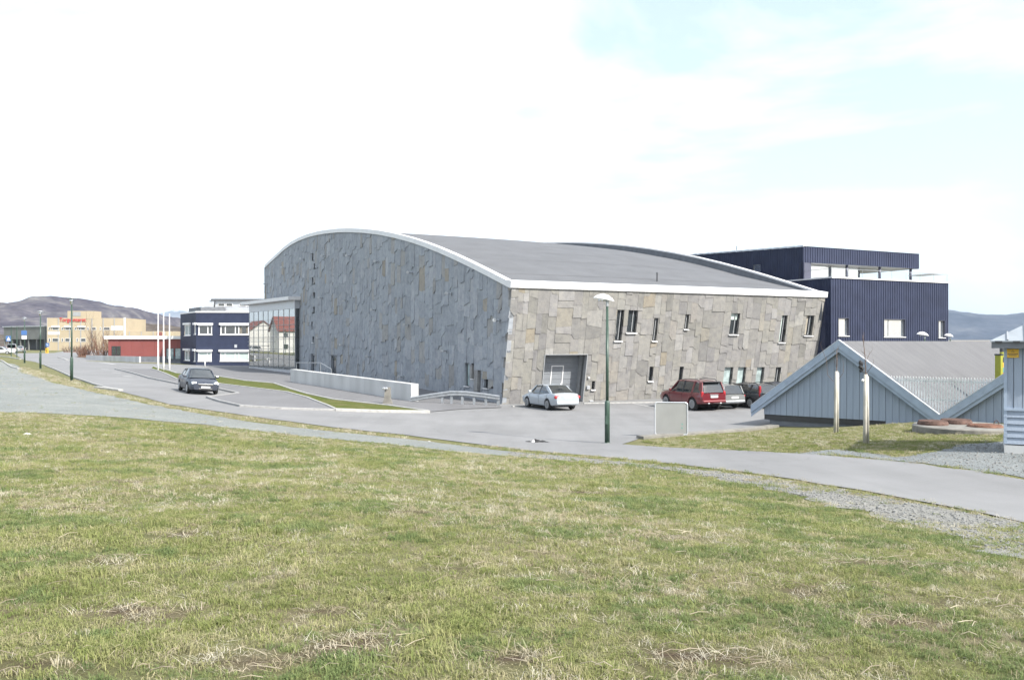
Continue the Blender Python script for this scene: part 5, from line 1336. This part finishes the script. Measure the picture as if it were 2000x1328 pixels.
for i in range(len(pts) - 1):
    for k in range(7): m.f.append((i * 8 + k, i * 8 + k + 1, (i + 1) * 8 + k + 1, (i + 1) * 8 + k))
m.build('rail_beam', M['steel'], t)
for x in (863, 881, 902, 925, 948, 972):
    y = float(np.interp(x, [q[0] for q in rail_px], [q[1] for q in rail_px])); q = gpt(x, y); z0 = h1(q.x, q.y)
    MB().box((q.x + .03, q.y + .09, (q.z + .1 + z0 - .2) / 2), (.16, .14, q.z + .1 - z0 + .2), R(-10)).build('post', M['steel'], t)

# ------------------------------------------------------------------ blank board sign
q = G(1311, 852); bc = P(1312, 817.5, q.y)
t = thing('notice_board', 'blank grey board with rounded metal frame on low legs', 'board', (q.x, q.y, q.z), R(-6))
w_, h_ = 62 / F * q.y / 2, 63 / F * q.y / 2; zc = bc.z - q.z
MB().box((0, 0, zc), (w_ * 2 - .04, .025, h_ * 2 - .04)).build('panel', M['board'], t, world=False)
r_ = .10; pts = []
for cx_, cz_, a0 in ((w_ - r_, h_ - r_, 0), (-w_ + r_, h_ - r_, 90), (-w_ + r_, -h_ + r_, 180), (w_ - r_, -h_ + r_, 270)):
    for k in range(6): a = R(a0 + k * 18); pts.append(Vector((cx_ + math.cos(a) * r_, -.01, zc + cz_ + math.sin(a) * r_)))
m = MB(); m.tube(pts + [pts[0], pts[1]], .028, 8); m.build('frame', M['alu'], t, world=False)
for x in (-.28, .22): m = MB(); m.tube([(x, .04, -.2), (x, .04, zc + .3)], .025, 6); m.build('leg', M['steel'], t, world=False)
for x, z in ((.44, -.22), (.43, -.37)): MB().lathe([(.03, 0), (.03, .006)], 10, (x, -.014, zc + z), Matrix.Rotation(R(90), 3, 'X')).build('green_sticker', M['teal'], t, world=False)

# ------------------------------------------------------------------ young trees in guards
def twig(m, p, d, L, r, depth, rg, n=5):
    pts = [p]; rr_ = [r]; q = p.copy(); dd = d.normalized()
    for i in range(n):
        dd = (dd + Vector((rg.uniform(-.14, .14), rg.uniform(-.14, .14), rg.uniform(-.02, .13)))).normalized(); q = q + dd * (L / n); pts.append(q.copy()); rr_.append(r * (1 - .75 * (i + 1) / n))
        if depth and rg.random() < .75:
            s = Vector((rg.uniform(-1, 1), rg.uniform(-1, 1), rg.uniform(.2, .9)))
            twig(m, q.copy(), dd * .6 + s * .6, L * rg.uniform(.3, .55), r * .55, depth - 1, rg, 4)
    m.tube(pts, rr_, 5 if r > .008 else 4, False)
def young_tree(label, px, toppx, tpx, branches, tilt):
    p = G(*px); sc = p.y / F
    t = thing('young_tree', label, 'tree', tuple(p), 0, 'young trees on the lawn')
    gh_ = (px[1] - toppx[1]) * sc; top = Vector(((toppx[0] - px[0]) * sc, 0, gh_))
    m = MB(); off_ = Vector((.055, 0, 0))
    m.tube([Vector((0, 0, -.1)), top * .33 + Vector((.005, 0, 0)), top * .66, top], .062, 10); g = m.build('trunk_guard', M['guard'], t, world=False, smooth=True)
    m = MB(); m.tube([off_ + Vector((.05, -.02, -.1)), top + off_ + Vector((-.0, -.02, -.06))], .035, 8); m.build('stake', M['guard'], t, world=False, smooth=True)
    rg = random.Random(px[0])
    m = MB(); tt = Vector(((tpx[0] - px[0]) * sc, .1, (px[1] - tpx[1]) * sc))
    m.tube([top - Vector((0, 0, .8)), top, top.lerp(tt, .5) + Vector((.02, 0, 0)), tt], [.022, .020, .014, .006], 6); m.build('trunk', M['bark'], t, world=False)
    m = MB()
    for pts in branches:
        pp = [Vector(((x - px[0]) * sc, dy, (px[1] - y) * sc)) for x, y, dy in pts]
        m.tube(pp, [.010] + [.008] * (len(pp) - 2) + [.004], 5)
        for k in range(2): twig(m, pp[-1 - k], Vector((rg.uniform(-.4, .4), rg.uniform(-.4, .4), 1)), .25, .004, 0, rg, 3)
    for k in range(6): twig(m, top.lerp(tt, rg.random()), Vector((rg.uniform(-1, 1), rg.uniform(-1, 1), .7)), rg.uniform(.15, .45), .005, 1, rg, 4)
    m.build('crown', M['bark'], t, world=False)
    return t, p, sc
young_tree('left young bare tree in a pale trunk guard', (1631, 846), (1634, 725), (1635, 684), [[(1628, 745, 0), (1618, 732, .1), (1616, 705, .1), (1604, 672, .1)], [(1637, 742, 0), (1645, 728, -.1), (1646, 710, -.1)], [(1635, 715, 0), (1636, 690, 0)]], 0)
tr2, tp2, ts2 = young_tree('right young bare tree in a pale trunk guard with black rag', (1689, 867), (1691, 731), (1688, 659), [[(1691, 706, 0), (1699, 692, .05), (1705, 684, .05)], [(1688, 728, 0), (1682, 720, .05), (1680, 710, .05)], [(1692, 730, 0), (1700, 715, -.1), (1704, 706, -.1)], [(1688, 690, 0), (1687, 664, 0)]], 0)
m = MB(); c = Vector(((1681 - 1689) * ts2, -.03, (867 - 717) * ts2)); rg = random.Random(3)
for k in range(5):
    a = c + Vector((rg.uniform(-.05, .05), rg.uniform(-.02, .02), .14 - k * .06)); m.lathe([(.01, -.07), (.045 + .02 * rg.random(), -.03), (.05, .03), (.015, .08)], 7, a, Matrix.Rotation(rg.uniform(-.7, .7), 3, 'Y'))
rag = tag(m.build('rag', M['black'], None), 'black rag caught in the right young tree', 'rag'); rag.location = tp2
m = MB(); m.lathe([(.005, -.045), (.04, -.02), (.045, .01), (.03, .04), (.004, .05)], 10, Vector(((1684 - 1689) * ts2, -.04, (867 - 743) * ts2)))
tgo = tag(m.build('tree_tag', M['white'], None, smooth=True), 'small white tag hanging on the right young tree', 'tag'); tgo.location = tp2

# ------------------------------------------------------------------ manhole slab with rusty lids
ms = G(1885, 843)
t = thing('manhole_slab', 'round concrete slab carrying rusty iron lids beside the gable', 'slab', tuple(ms))
sc = ms.y / F
MB().lathe([(1.75, -.3), (1.75, .20), (1.70, .235)], 40).build('slab', M['concrete_dk'], t, world=False)
MB().lathe([(1.95, -.3), (1.95, .03)], 40, (.9, .1, 0)).build('lower_ring', M['concrete_dk'], t, world=False)
for x, y, r_, z_, mt, lab in ((-1.05, .25, .52, .235, 'rustdk', 'dark rusty iron lid at the left of the concrete slab'), (.05, .75, .55, .235, 'rustdk', 'dark rusty ribbed lid at the back of the concrete slab'), (.42, -.55, .58, .235, 'rust', 'orange rusty lid with a lifting ring on the concrete slab')):
    l = thing('manhole_lid', lab, 'manhole lid', (ms.x + x, ms.y + y, ms.z + z_), 0, 'rusty manhole lids')
    hh = .13 if mt == 'rustdk' else .06
    MB().lathe([(r_, 0), (r_, hh * .6), (r_ * .96, hh * .7), (r_ * .95, hh)], 32).build('plate', M[mt], l, world=False)
    m = MB()
    for k in range(-4, 5): w_ = math.sqrt(max(.02, (r_ * .9) ** 2 - (k * .1) ** 2)); m.box((0, k * .1, hh + .012), (w_ * 2, .04, .024))
    m.build('ribs', M[mt], l, world=False)
    if mt == 'rust':
        m = MB(); m.tube([Vector((.38 + math.cos(a) * .09, -.05, hh + .02 + max(0, math.sin(a)) * .15)) for a in np.linspace(0, math.pi, 9)], .014, 6); m.build('lifting_ring', M['rustdk'], l, world=False)

# ------------------------------------------------------------------ small things lying about
def lump(m, c, sx, sy, sz, rg, n=14):
    vs = []; rings = 5
    for i in range(rings):
        f = i / (rings - 1)
        for k in range(n):
            a = 2 * math.pi * k / n; r = math.cos(f * math.pi / 2) ** .6 * rg.uniform(.75, 1.15)
            vs.append(Vector(c) + Vector((math.cos(a) * sx * r, math.sin(a) * sy * r, f * sz * rg.uniform(.7, 1.1) - .02)))
    fs = [(i * n + k, i * n + (k + 1) % n, (i + 1) * n + (k + 1) % n, (i + 1) * n + k) for i in range(rings - 1) for k in range(n)] + [tuple(range((rings - 1) * n, rings * n))]
    m.add(vs, fs)
q = G(1047, 864); rg = random.Random(8)
t = thing('crumpled_tarp', 'small heap of crumpled black plastic on the asphalt', 'tarp', tuple(q))
m = MB()
for dx, sx, sz_ in ((-.28, .20, .09), (.0, .22, .16), (.24, .24, .11), (.42, .14, .06)): lump(m, (dx, rg.uniform(-.05, .05), 0), sx, .16, sz_, rg)
m.build('black_fold', M['black'], t, world=False)
m = MB(); lump(m, (-.10, -.14, .02), .09, .05, .12, rg, 9); m.build('white_scrap', M['white'], t, world=False)
q = G(52, 849); m = MB(); lump(m, (0, 0, 0), .16, .08, .07, rg, 10); o = tag(m.build('litter', M['white'], None), 'piece of white litter in the grass at left', 'litter', 'scraps of litter'); o.location = q
for (x, y, lab) in ((838, 862, 'white pebble like scrap at the edge of the asphalt'), (1700, 860, 'white scrap on the lawn right of the young tree')):
    q = G(x, y); m = MB(); lump(m, (0, 0, 0), .07, .05, .05, rg, 8); o = tag(m.build('litter', M['white'], None), lab, 'litter', 'scraps of litter'); o.location = q
# pipe vent, signs, island
q = G(402, 716)
t = thing('vent_pipe', 'white bent vent pipe standing before the navy office', 'pipe', tuple(q))
m = MB(); m.tube([(-.12, 0, -.1), (-.12, 0, .8), (-.08, 0, .98), (.08, 0, 1.08), (.26, 0, 1.06), (.36, 0, .95), (.38, 0, .72)], .10, 10); m.build('pipe', M['white'], t, world=False, smooth=True)
def road_sign(label, px, top, size, mat, shape, extra=None):
    p = G(*px); sc = p.y / F; h = (px[1] - top) * sc
    t = thing('road_sign', label, 'road sign', tuple(p), 0, 'road signs'); m = MB(); m.tube([(0, 0, -.1), (0, 0, h)], .035, 6); m.build('post', M['steel'], t, world=False)
    f = MB().box((0, -.06, h - size / 2), (size, .03, size)).build('sign_plate', M[mat], t, world=False)
    if shape == 'tri': m = MB(); m.prism([(-size * .34, -.082, h - size * .85), (size * .34, -.082, h - size * .85), (0, -.082, h - size * .15)], (0, .006, 0)); m.build('sign_symbol', M['white'], f, world=False)
    if shape == 'bar': MB().box((0, -.082, h - size / 2), (size * .6, .006, size * .16), M=Matrix.Rotation(.6, 3, 'Y')).build('sign_symbol', M['white'], f, world=False)
    return t
road_sign('blue crossing sign with white triangle at far left', (17, 686), 656, 1.5, 'sign_blue', 'tri')
road_sign('blue direction sign on the yellow traffic island bollard', (93, 689), 670, .8, 'sign_blue', 'bar')
q = G(92, 690); t = thing('island_bollard', 'yellow bollard on a traffic island in the street', 'bollard', tuple(q))
MB().box((0, 0, .55), (.5, .3, 1.1)).build('body', M['yellow'], t, world=False); MB().box((0, -.16, .55), (.12, .02, .7)).build('stripe', M['dkframe'], t, world=False)
q = G(48, 709); m = MB(); m.box((0, -.12, CAMZ - (650 - HY) / F * q.y - q.z), (.7, .03, .55)); o = tag(m.build('lamp_sign', M['sign_blue']), 'blue sign fixed to the third street lamp', 'road sign', 'road signs'); o.location = q
m = MB(); m.box((0, -.10, CAMZ - (659 - HY) / F * q.y - q.z), (.6, .03, .45)); s2 = m.build('supplementary_plate', M['white'], o, world=False)
# low planter wall and bare shrubs by the red building
a, b = G(168, 702), G(272, 710)
t = thing('planter_wall', 'low concrete planter wall before the red building', 'wall', tuple(a))
PW = Plane((a.x, a.y, a.z), (b - a).to_2d().to_3d()); Lw = (b - a).to_2d().length
MB().pbox(PW, 0, Lw, -.2, .75, -.25, 0).build('wall_section', M['concrete'], t)
sheet('mulch_bed', GP([(150, 698), (200, 701), (275, 706), (350, 708), (352, 702), (250, 700), (160, 692)]), 1.5, .12, M['hedge'], label='brown bark bed before the red building')
def shrub(label, px, h, n, spread, mt, seed, depth=2, group='bare shrubs by the red building'):
    p = G(*px); t = thing('bare_shrub', label, 'shrub', tuple(p), 0, group); rg = random.Random(seed)
    m = MB(); 
    for k in range(n * 2):
        a = rg.uniform(0, 6.28); s = Vector((math.cos(a) * spread * rg.random() ** .5, math.sin(a) * spread * rg.random() * .6, 0))
        twig(m, s * .6, Vector((s.x * .35, s.y * .3, 1)), h * rg.uniform(.55, 1), .045, depth, rg, 6)
    m.build('branches', M[mt], t, world=False); MB().lathe([(spread * .6, -.05), (spread * .5, .10), (spread * .2, .16)], 12).build('base', M['hedge'], t, world=False)
shrub('tall bare grey brown tree left of the red building', (192, 698), 5.5, 7, 1.6, 'twig', 1, 3)
shrub('broad bare reddish shrub at the corner of the red building', (205, 701), 3.8, 22, 2.4, 'twig_red', 2)
shrub('low bare brown shrub at the street corner', (165, 697), 1.9, 30, 1.9, 'twig_red', 3)
shrub('bare shrub standing before the low yellow wing', (222, 699), 3.4, 12, 1.6, 'twig', 4)
shrub('bare shrub by the glazed end of the red building', (338, 706), 2.2, 16, 1.4, 'twig', 5)
shrub('low dark clipped shrub below the yellow shop wall', (142, 688), 1.3, 26, 3.5, 'twig', 6)

# ------------------------------------------------------------------ grass, straw and stones of the foreground
protos = bpy.data.collections.new('tuft_library')
def tuft(name, mat, n, h, spread, width, lean, seed, flat=False):
    rg = random.Random(seed); m = MB()
    for i in range(n):
        a = rg.uniform(0, 6.283); r = spread * math.sqrt(rg.random()); b = Vector((math.cos(a) * r, math.sin(a) * r, -.01))
        L = h * rg.uniform(.45, 1.0); w = width * rg.uniform(.7, 1.3); az = rg.uniform(0, 6.283); ln = lean * rg.uniform(.3, 1.5)
        d = Vector((math.cos(az), math.sin(az), 0)); s = Vector((-d.y, d.x, 0)).lerp(Vector((1, 0, 0)), .4).normalized() * w
        p1 = b + d * L * .18 * ln + Vector((0, 0, L * .55)); p2 = b + d * L * .75 * ln + Vector((0, 0, L * max(.15, 1 - .45 * ln)))
        if flat: p1 = b + d * L * .5 + Vector((0, 0, .014 + .02 * rg.random())); p2 = b + d * L + Vector((rg.uniform(-.02, .02), rg.uniform(-.02, .02), .01 + .04 * rg.random()))
        m.add([b - s, b + s, p1 + s * .8, p1 - s * .8, p2], [(0, 1, 2, 3), (3, 2, 4)])
    o = m.build(name, mat); col.objects.unlink(o); protos.objects.link(o); return o
kinds = []
tuft('tuft_a', M['blade'], 30, .062, .080, .0022, 1.35, 1)
tuft('tuft_b', M['blade'], 28, .085, .075, .0022, 1.4, 2)
tuft('tuft_c', M['blade'], 34, .045, .090, .0024, 1.3, 3)
tuft('tuft_d', M['blade'], 30, .110, .055, .0024, 1.2, 4)
tuft('tuft_e', M['straw'], 26, .085, .085, .0020, 1.5, 5)
tuft('tuft_f', M['straw'], 22, .13, .09, .0020, 1.0, 6, True)
tuft('tuft_g', M['straw'], 16, .10, .07, .0018, 1.2, 7)
tuft('tuft_h', M['blade_cool'], 36, .085, .055, .0024, 1.2, 8)
tuft('tuft_i', M['blade_cool'], 30, .055, .075, .0024, 1.4, 9)
for k in range(3):
    rg = random.Random(60 + k); m = MB()
    vs = [Vector((math.cos(a) * rg.uniform(.7, 1.2), math.sin(a) * rg.uniform(.6, 1.1), z)) * .018 for z, a0 in ((-.3, 0), (.5, .5)) for a in [a0 + j * 1.2566 for j in range(5)]] + [Vector((0, 0, .8)) * .018]
    m.add(vs, [(i, (i + 1) % 5, 5 + (i + 1) % 5, 5 + i) for i in range(5)] + [(5 + i, 5 + (i + 1) % 5, 10) for i in range(5)])
    o = m.build('tuft_stone_%d' % k, M['pebble']); col.objects.unlink(o); protos.objects.link(o)
def scatter(name, X, Y, idx, scl, label, zoff=0.0):
    n = len(X); Z = hgt(X, Y) + humps(X, Y) + zoff
    me = bpy.data.meshes.new(name); me.vertices.add(n); me.vertices.foreach_set('co', np.stack([X, Y, Z], 1).astype(np.float32).ravel())
    rs = np.random.RandomState(n % 1000)
    rot = np.stack([rs.normal(0, .12, n), rs.normal(0, .12, n), rs.uniform(0, 6.283, n)], 1).astype(np.float32)
    a = me.attributes.new('rot', 'FLOAT_VECTOR', 'POINT'); a.data.foreach_set('vector', rot.ravel())
    a = me.attributes.new('scl', 'FLOAT', 'POINT'); a.data.foreach_set('value', scl.astype(np.float32))
    a = me.attributes.new('idx', 'INT', 'POINT'); a.data.foreach_set('value', idx.astype(np.int32))
    o = bpy.data.objects.new(name, me); col.objects.link(o)
    ng = bpy.data.node_groups.new(name + '_nodes', 'GeometryNodeTree')
    ng.interface.new_socket('Geometry', in_out='INPUT', socket_type='NodeSocketGeometry'); ng.interface.new_socket('Geometry', in_out='OUTPUT', socket_type='NodeSocketGeometry')
    N, L = ng.nodes, ng.links
    gi, go = N.new('NodeGroupInput'), N.new('NodeGroupOutput')
    ci = N.new('GeometryNodeCollectionInfo'); ci.inputs['Collection'].default_value = protos; ci.inputs['Separate Children'].default_value = True; ci.inputs['Reset Children'].default_value = True
    ip = N.new('GeometryNodeInstanceOnPoints'); ip.inputs['Pick Instance'].default_value = True
    def na(nm, ty):
        q = N.new('GeometryNodeInputNamedAttribute'); q.data_type = ty; q.inputs['Name'].default_value = nm; return q.outputs['Attribute']
    er = N.new('FunctionNodeEulerToRotation')
    L.new(na('rot', 'FLOAT_VECTOR'), er.inputs[0]); L.new(er.outputs[0], ip.inputs['Rotation'])
    L.new(na('scl', 'FLOAT'), ip.inputs['Scale']); L.new(na('idx', 'INT'), ip.inputs['Instance Index'])
    L.new(gi.outputs[0], ip.inputs['Points']); L.new(ci.outputs[0], ip.inputs['Instance']); L.new(ip.outputs[0], go.inputs[0])
    md = o.modifiers.new('scatter', 'NODES'); md.node_group = ng
    return tag(o, label, kind='stuff')
rs = np.random.RandomState(21)
def wedge(n, y0, y1, k=.66):
    Y = np.sqrt(rs.uniform(y0 ** 2, y1 ** 2, n)); X = rs.uniform(-1, 1, n) * Y * k; return X, Y
XS, YS, SS = [], [], []
for y0, y1, dens, s in ((2.6, 6, 400, .85), (6, 10, 270, .95), (10, 16, 140, 1.15), (16, 34, 60, 1.5)):
    n = int(dens * .66 * (y1 ** 2 - y0 ** 2)); X, Y = wedge(n, y0, y1); XS.append(X); YS.append(Y); SS.append(np.full(n, s))
X, Y, S = np.concatenate(XS), np.concatenate(YS), np.concatenate(SS)
jx, jy = X + rs.normal(0, .10, len(X)), Y + rs.normal(0, .10, len(X))
bare = inpoly(jx, jy, asphalt_poly)
grav = inpoly(jx, jy, gravel_poly)
ger = inpoly(jx, jy, gravel_r) & (fbm(X, Y, 1.3, 9) + rs.uniform(-.1, .1, len(X)) < .60)
yard = inpoly(jx, jy, gr2)
fld = fbm(X, Y, 2.2, 1); fine = fbm(X, Y, .55, 20)
sf = soilf(X, Y); soil = sf > rs.uniform(.15, .8, len(X))
keep = ~(bare | grav | ger | yard | inpoly(X, Y, lawn_poly) | (Y > 31)) & ~(soil & (rs.rand(len(X)) < .72))
keep &= ~inpoly(X, Y, [(gV.x - 8, gV.y - 3), (gV.x + 8, gV.y - 8), (40, 30), (40, 60), (10, 60)])
dry = rs.rand(len(X)) < np.clip((fld - .42) * 2.4 + (fine - .5) * 1.4 + .16 + .014 * (Y - 12), .14, .66)
idx = np.where(dry, rs.choice([4, 5, 6, 2, 2, 0], len(X)), rs.choice([0, 0, 1, 2, 2, 0], len(X)))
idx = np.where(soil, rs.choice([5, 5, 4, 2], len(X)), idx)
tall = (~dry) & ~soil & (fbm(X, Y, .8, 44) > .62); idx = np.where(tall, rs.choice([1, 3], len(X)), idx)
cool = (~dry) & ~soil & (fbm(X, Y, .7, 88) > .57); idx = np.where(cool, rs.choice([7, 8], len(X)), idx)
gap = fbm(X, Y, .22, 101) > .64
scl = S * rs.uniform(.7, 1.25, len(X)) * np.where(dry, .95, .85 + .5 * np.clip((.5 - fld) * 3, 0, 1))
keep &= ~(gap & (rs.rand(len(X)) < .55))
scatter('meadow_grass', X[keep], Y[keep], idx[keep], scl[keep], 'rough spring grass mixed with dry straw on the slope')
# lawn grass by the trees and on the island
def region(poly, dens):
    xs = [p[0] for p in poly]; ys = [p[1] for p in poly]; n = int(dens * (max(xs) - min(xs)) * (max(ys) - min(ys)))
    X = rs.uniform(min(xs), max(xs), n); Y = rs.uniform(min(ys), max(ys), n); k = inpoly(X, Y, poly); return X[k], Y[k]
X, Y = region(lawn_poly, 45)
i = np.where(rs.rand(len(X)) < .16, 4, rs.choice([0, 2, 2], len(X))); scatter('lawn_grass', X, Y, i, rs.uniform(1.1, 1.8, len(X)), 'short green lawn grass round the young trees', .02)
# dry grass on the strip between gravel and street
verge = GP([(40, 716), (140, 745), (200, 762), (330, 793), (480, 815), (650, 838), (800, 853), (800, 858), (650, 843), (480, 823), (330, 798), (200, 770), (100, 747), (40, 727)])
X, Y = region(verge, 14)
i = np.where(rs.rand(len(X)) < .6, rs.choice([4, 6], len(X)), rs.choice([0, 2], len(X))); scatter('verge_grass', X, Y, i, rs.uniform(1.6, 2.8, len(X)), 'dry grass strip between gravel track and street')
# weeds straying over the gravel edges
X, Y = region(gravel_poly + [], 1.1); X2, Y2 = region(gravel_r, 9); X = np.r_[X, X2]; Y = np.r_[Y, Y2]; k = fbm(X, Y, 1.5, 13) > .5
scatter('gravel_weeds', X[k], Y[k], rs.choice([0, 2, 4, 6], k.sum()), rs.uniform(.6, 1.4, k.sum()), 'sparse weeds and straw growing in the gravel', .015)
# loose stones
X, Y = region(gravel_r, 160); k = (np.abs(X) < .66 * Y) & (rs.rand(len(X)) < np.clip(18 / Y, .15, 1) ** 2)
scatter('loose_stones', X[k], Y[k], rs.choice([9, 10, 11], k.sum()), rs.lognormal(-.55, .45, k.sum()), 'small loose stones on the gravel verge', .02)
X, Y = region(gr2, 60); k = np.abs(X) < .66 * Y
scatter('yard_stones', X[k], Y[k], rs.choice([9, 10, 11], k.sum()), rs.lognormal(-.4, .45, k.sum()), 'small blue grey stones in the yard', .02)
# dead stalks lying in the grass
m = MB(); rg = random.Random(77); n = 0
while n < 380:
    Y = math.sqrt(rg.uniform(2.8 ** 2, 11 ** 2)); X = rg.uniform(-.62, .62) * Y
    if rg.random() > .07 + float(soilf(np.array([X]), np.array([Y]))[0]): continue
    n += 1; L = rg.uniform(.03, .16) if rg.random() < .9 else rg.uniform(.12, .22); a = rg.uniform(-.9, .9) if rg.random() < .7 else rg.uniform(0, 6.28); z = h1(X, Y) + float(humps(np.array([X]), np.array([Y]))[0]) + .03
    d = Vector((math.cos(a), math.sin(a), rg.uniform(-.08, .18))) * L; p = Vector((X, Y, z)); r = rg.uniform(.0012, .003)
    m.tube([p, p + d * .5 + Vector((0, 0, rg.uniform(0, .02))), p + d], [r, r * .9, r * .6], 5)
tag(m.build('dead_stalks', M['stick']), 'dead brown stalks lying in the grass', kind='stuff')

# ------------------------------------------------------------------ the hazy air
hb = MB().box((0, 4450, 195), (11000, 9300, 420))
hz = hb.build('haze', None); tag(hz, 'thin pale haze in the air', kind='stuff')
hm = bpy.data.materials.new('haze_air'); hm.use_nodes = True; hn = hm.node_tree; hn.nodes.clear()
pv = hn.nodes.new('ShaderNodeVolumePrincipled'); pv.inputs['Density'].default_value = 0.00010; pv.inputs['Color'].default_value = (0.68, 0.83, 1.0, 1); pv.inputs['Anisotropy'].default_value = 0.3
ho = hn.nodes.new('ShaderNodeOutputMaterial'); hn.links.new(pv.outputs['Volume'], ho.inputs['Volume']); hz.data.materials.append(hm)
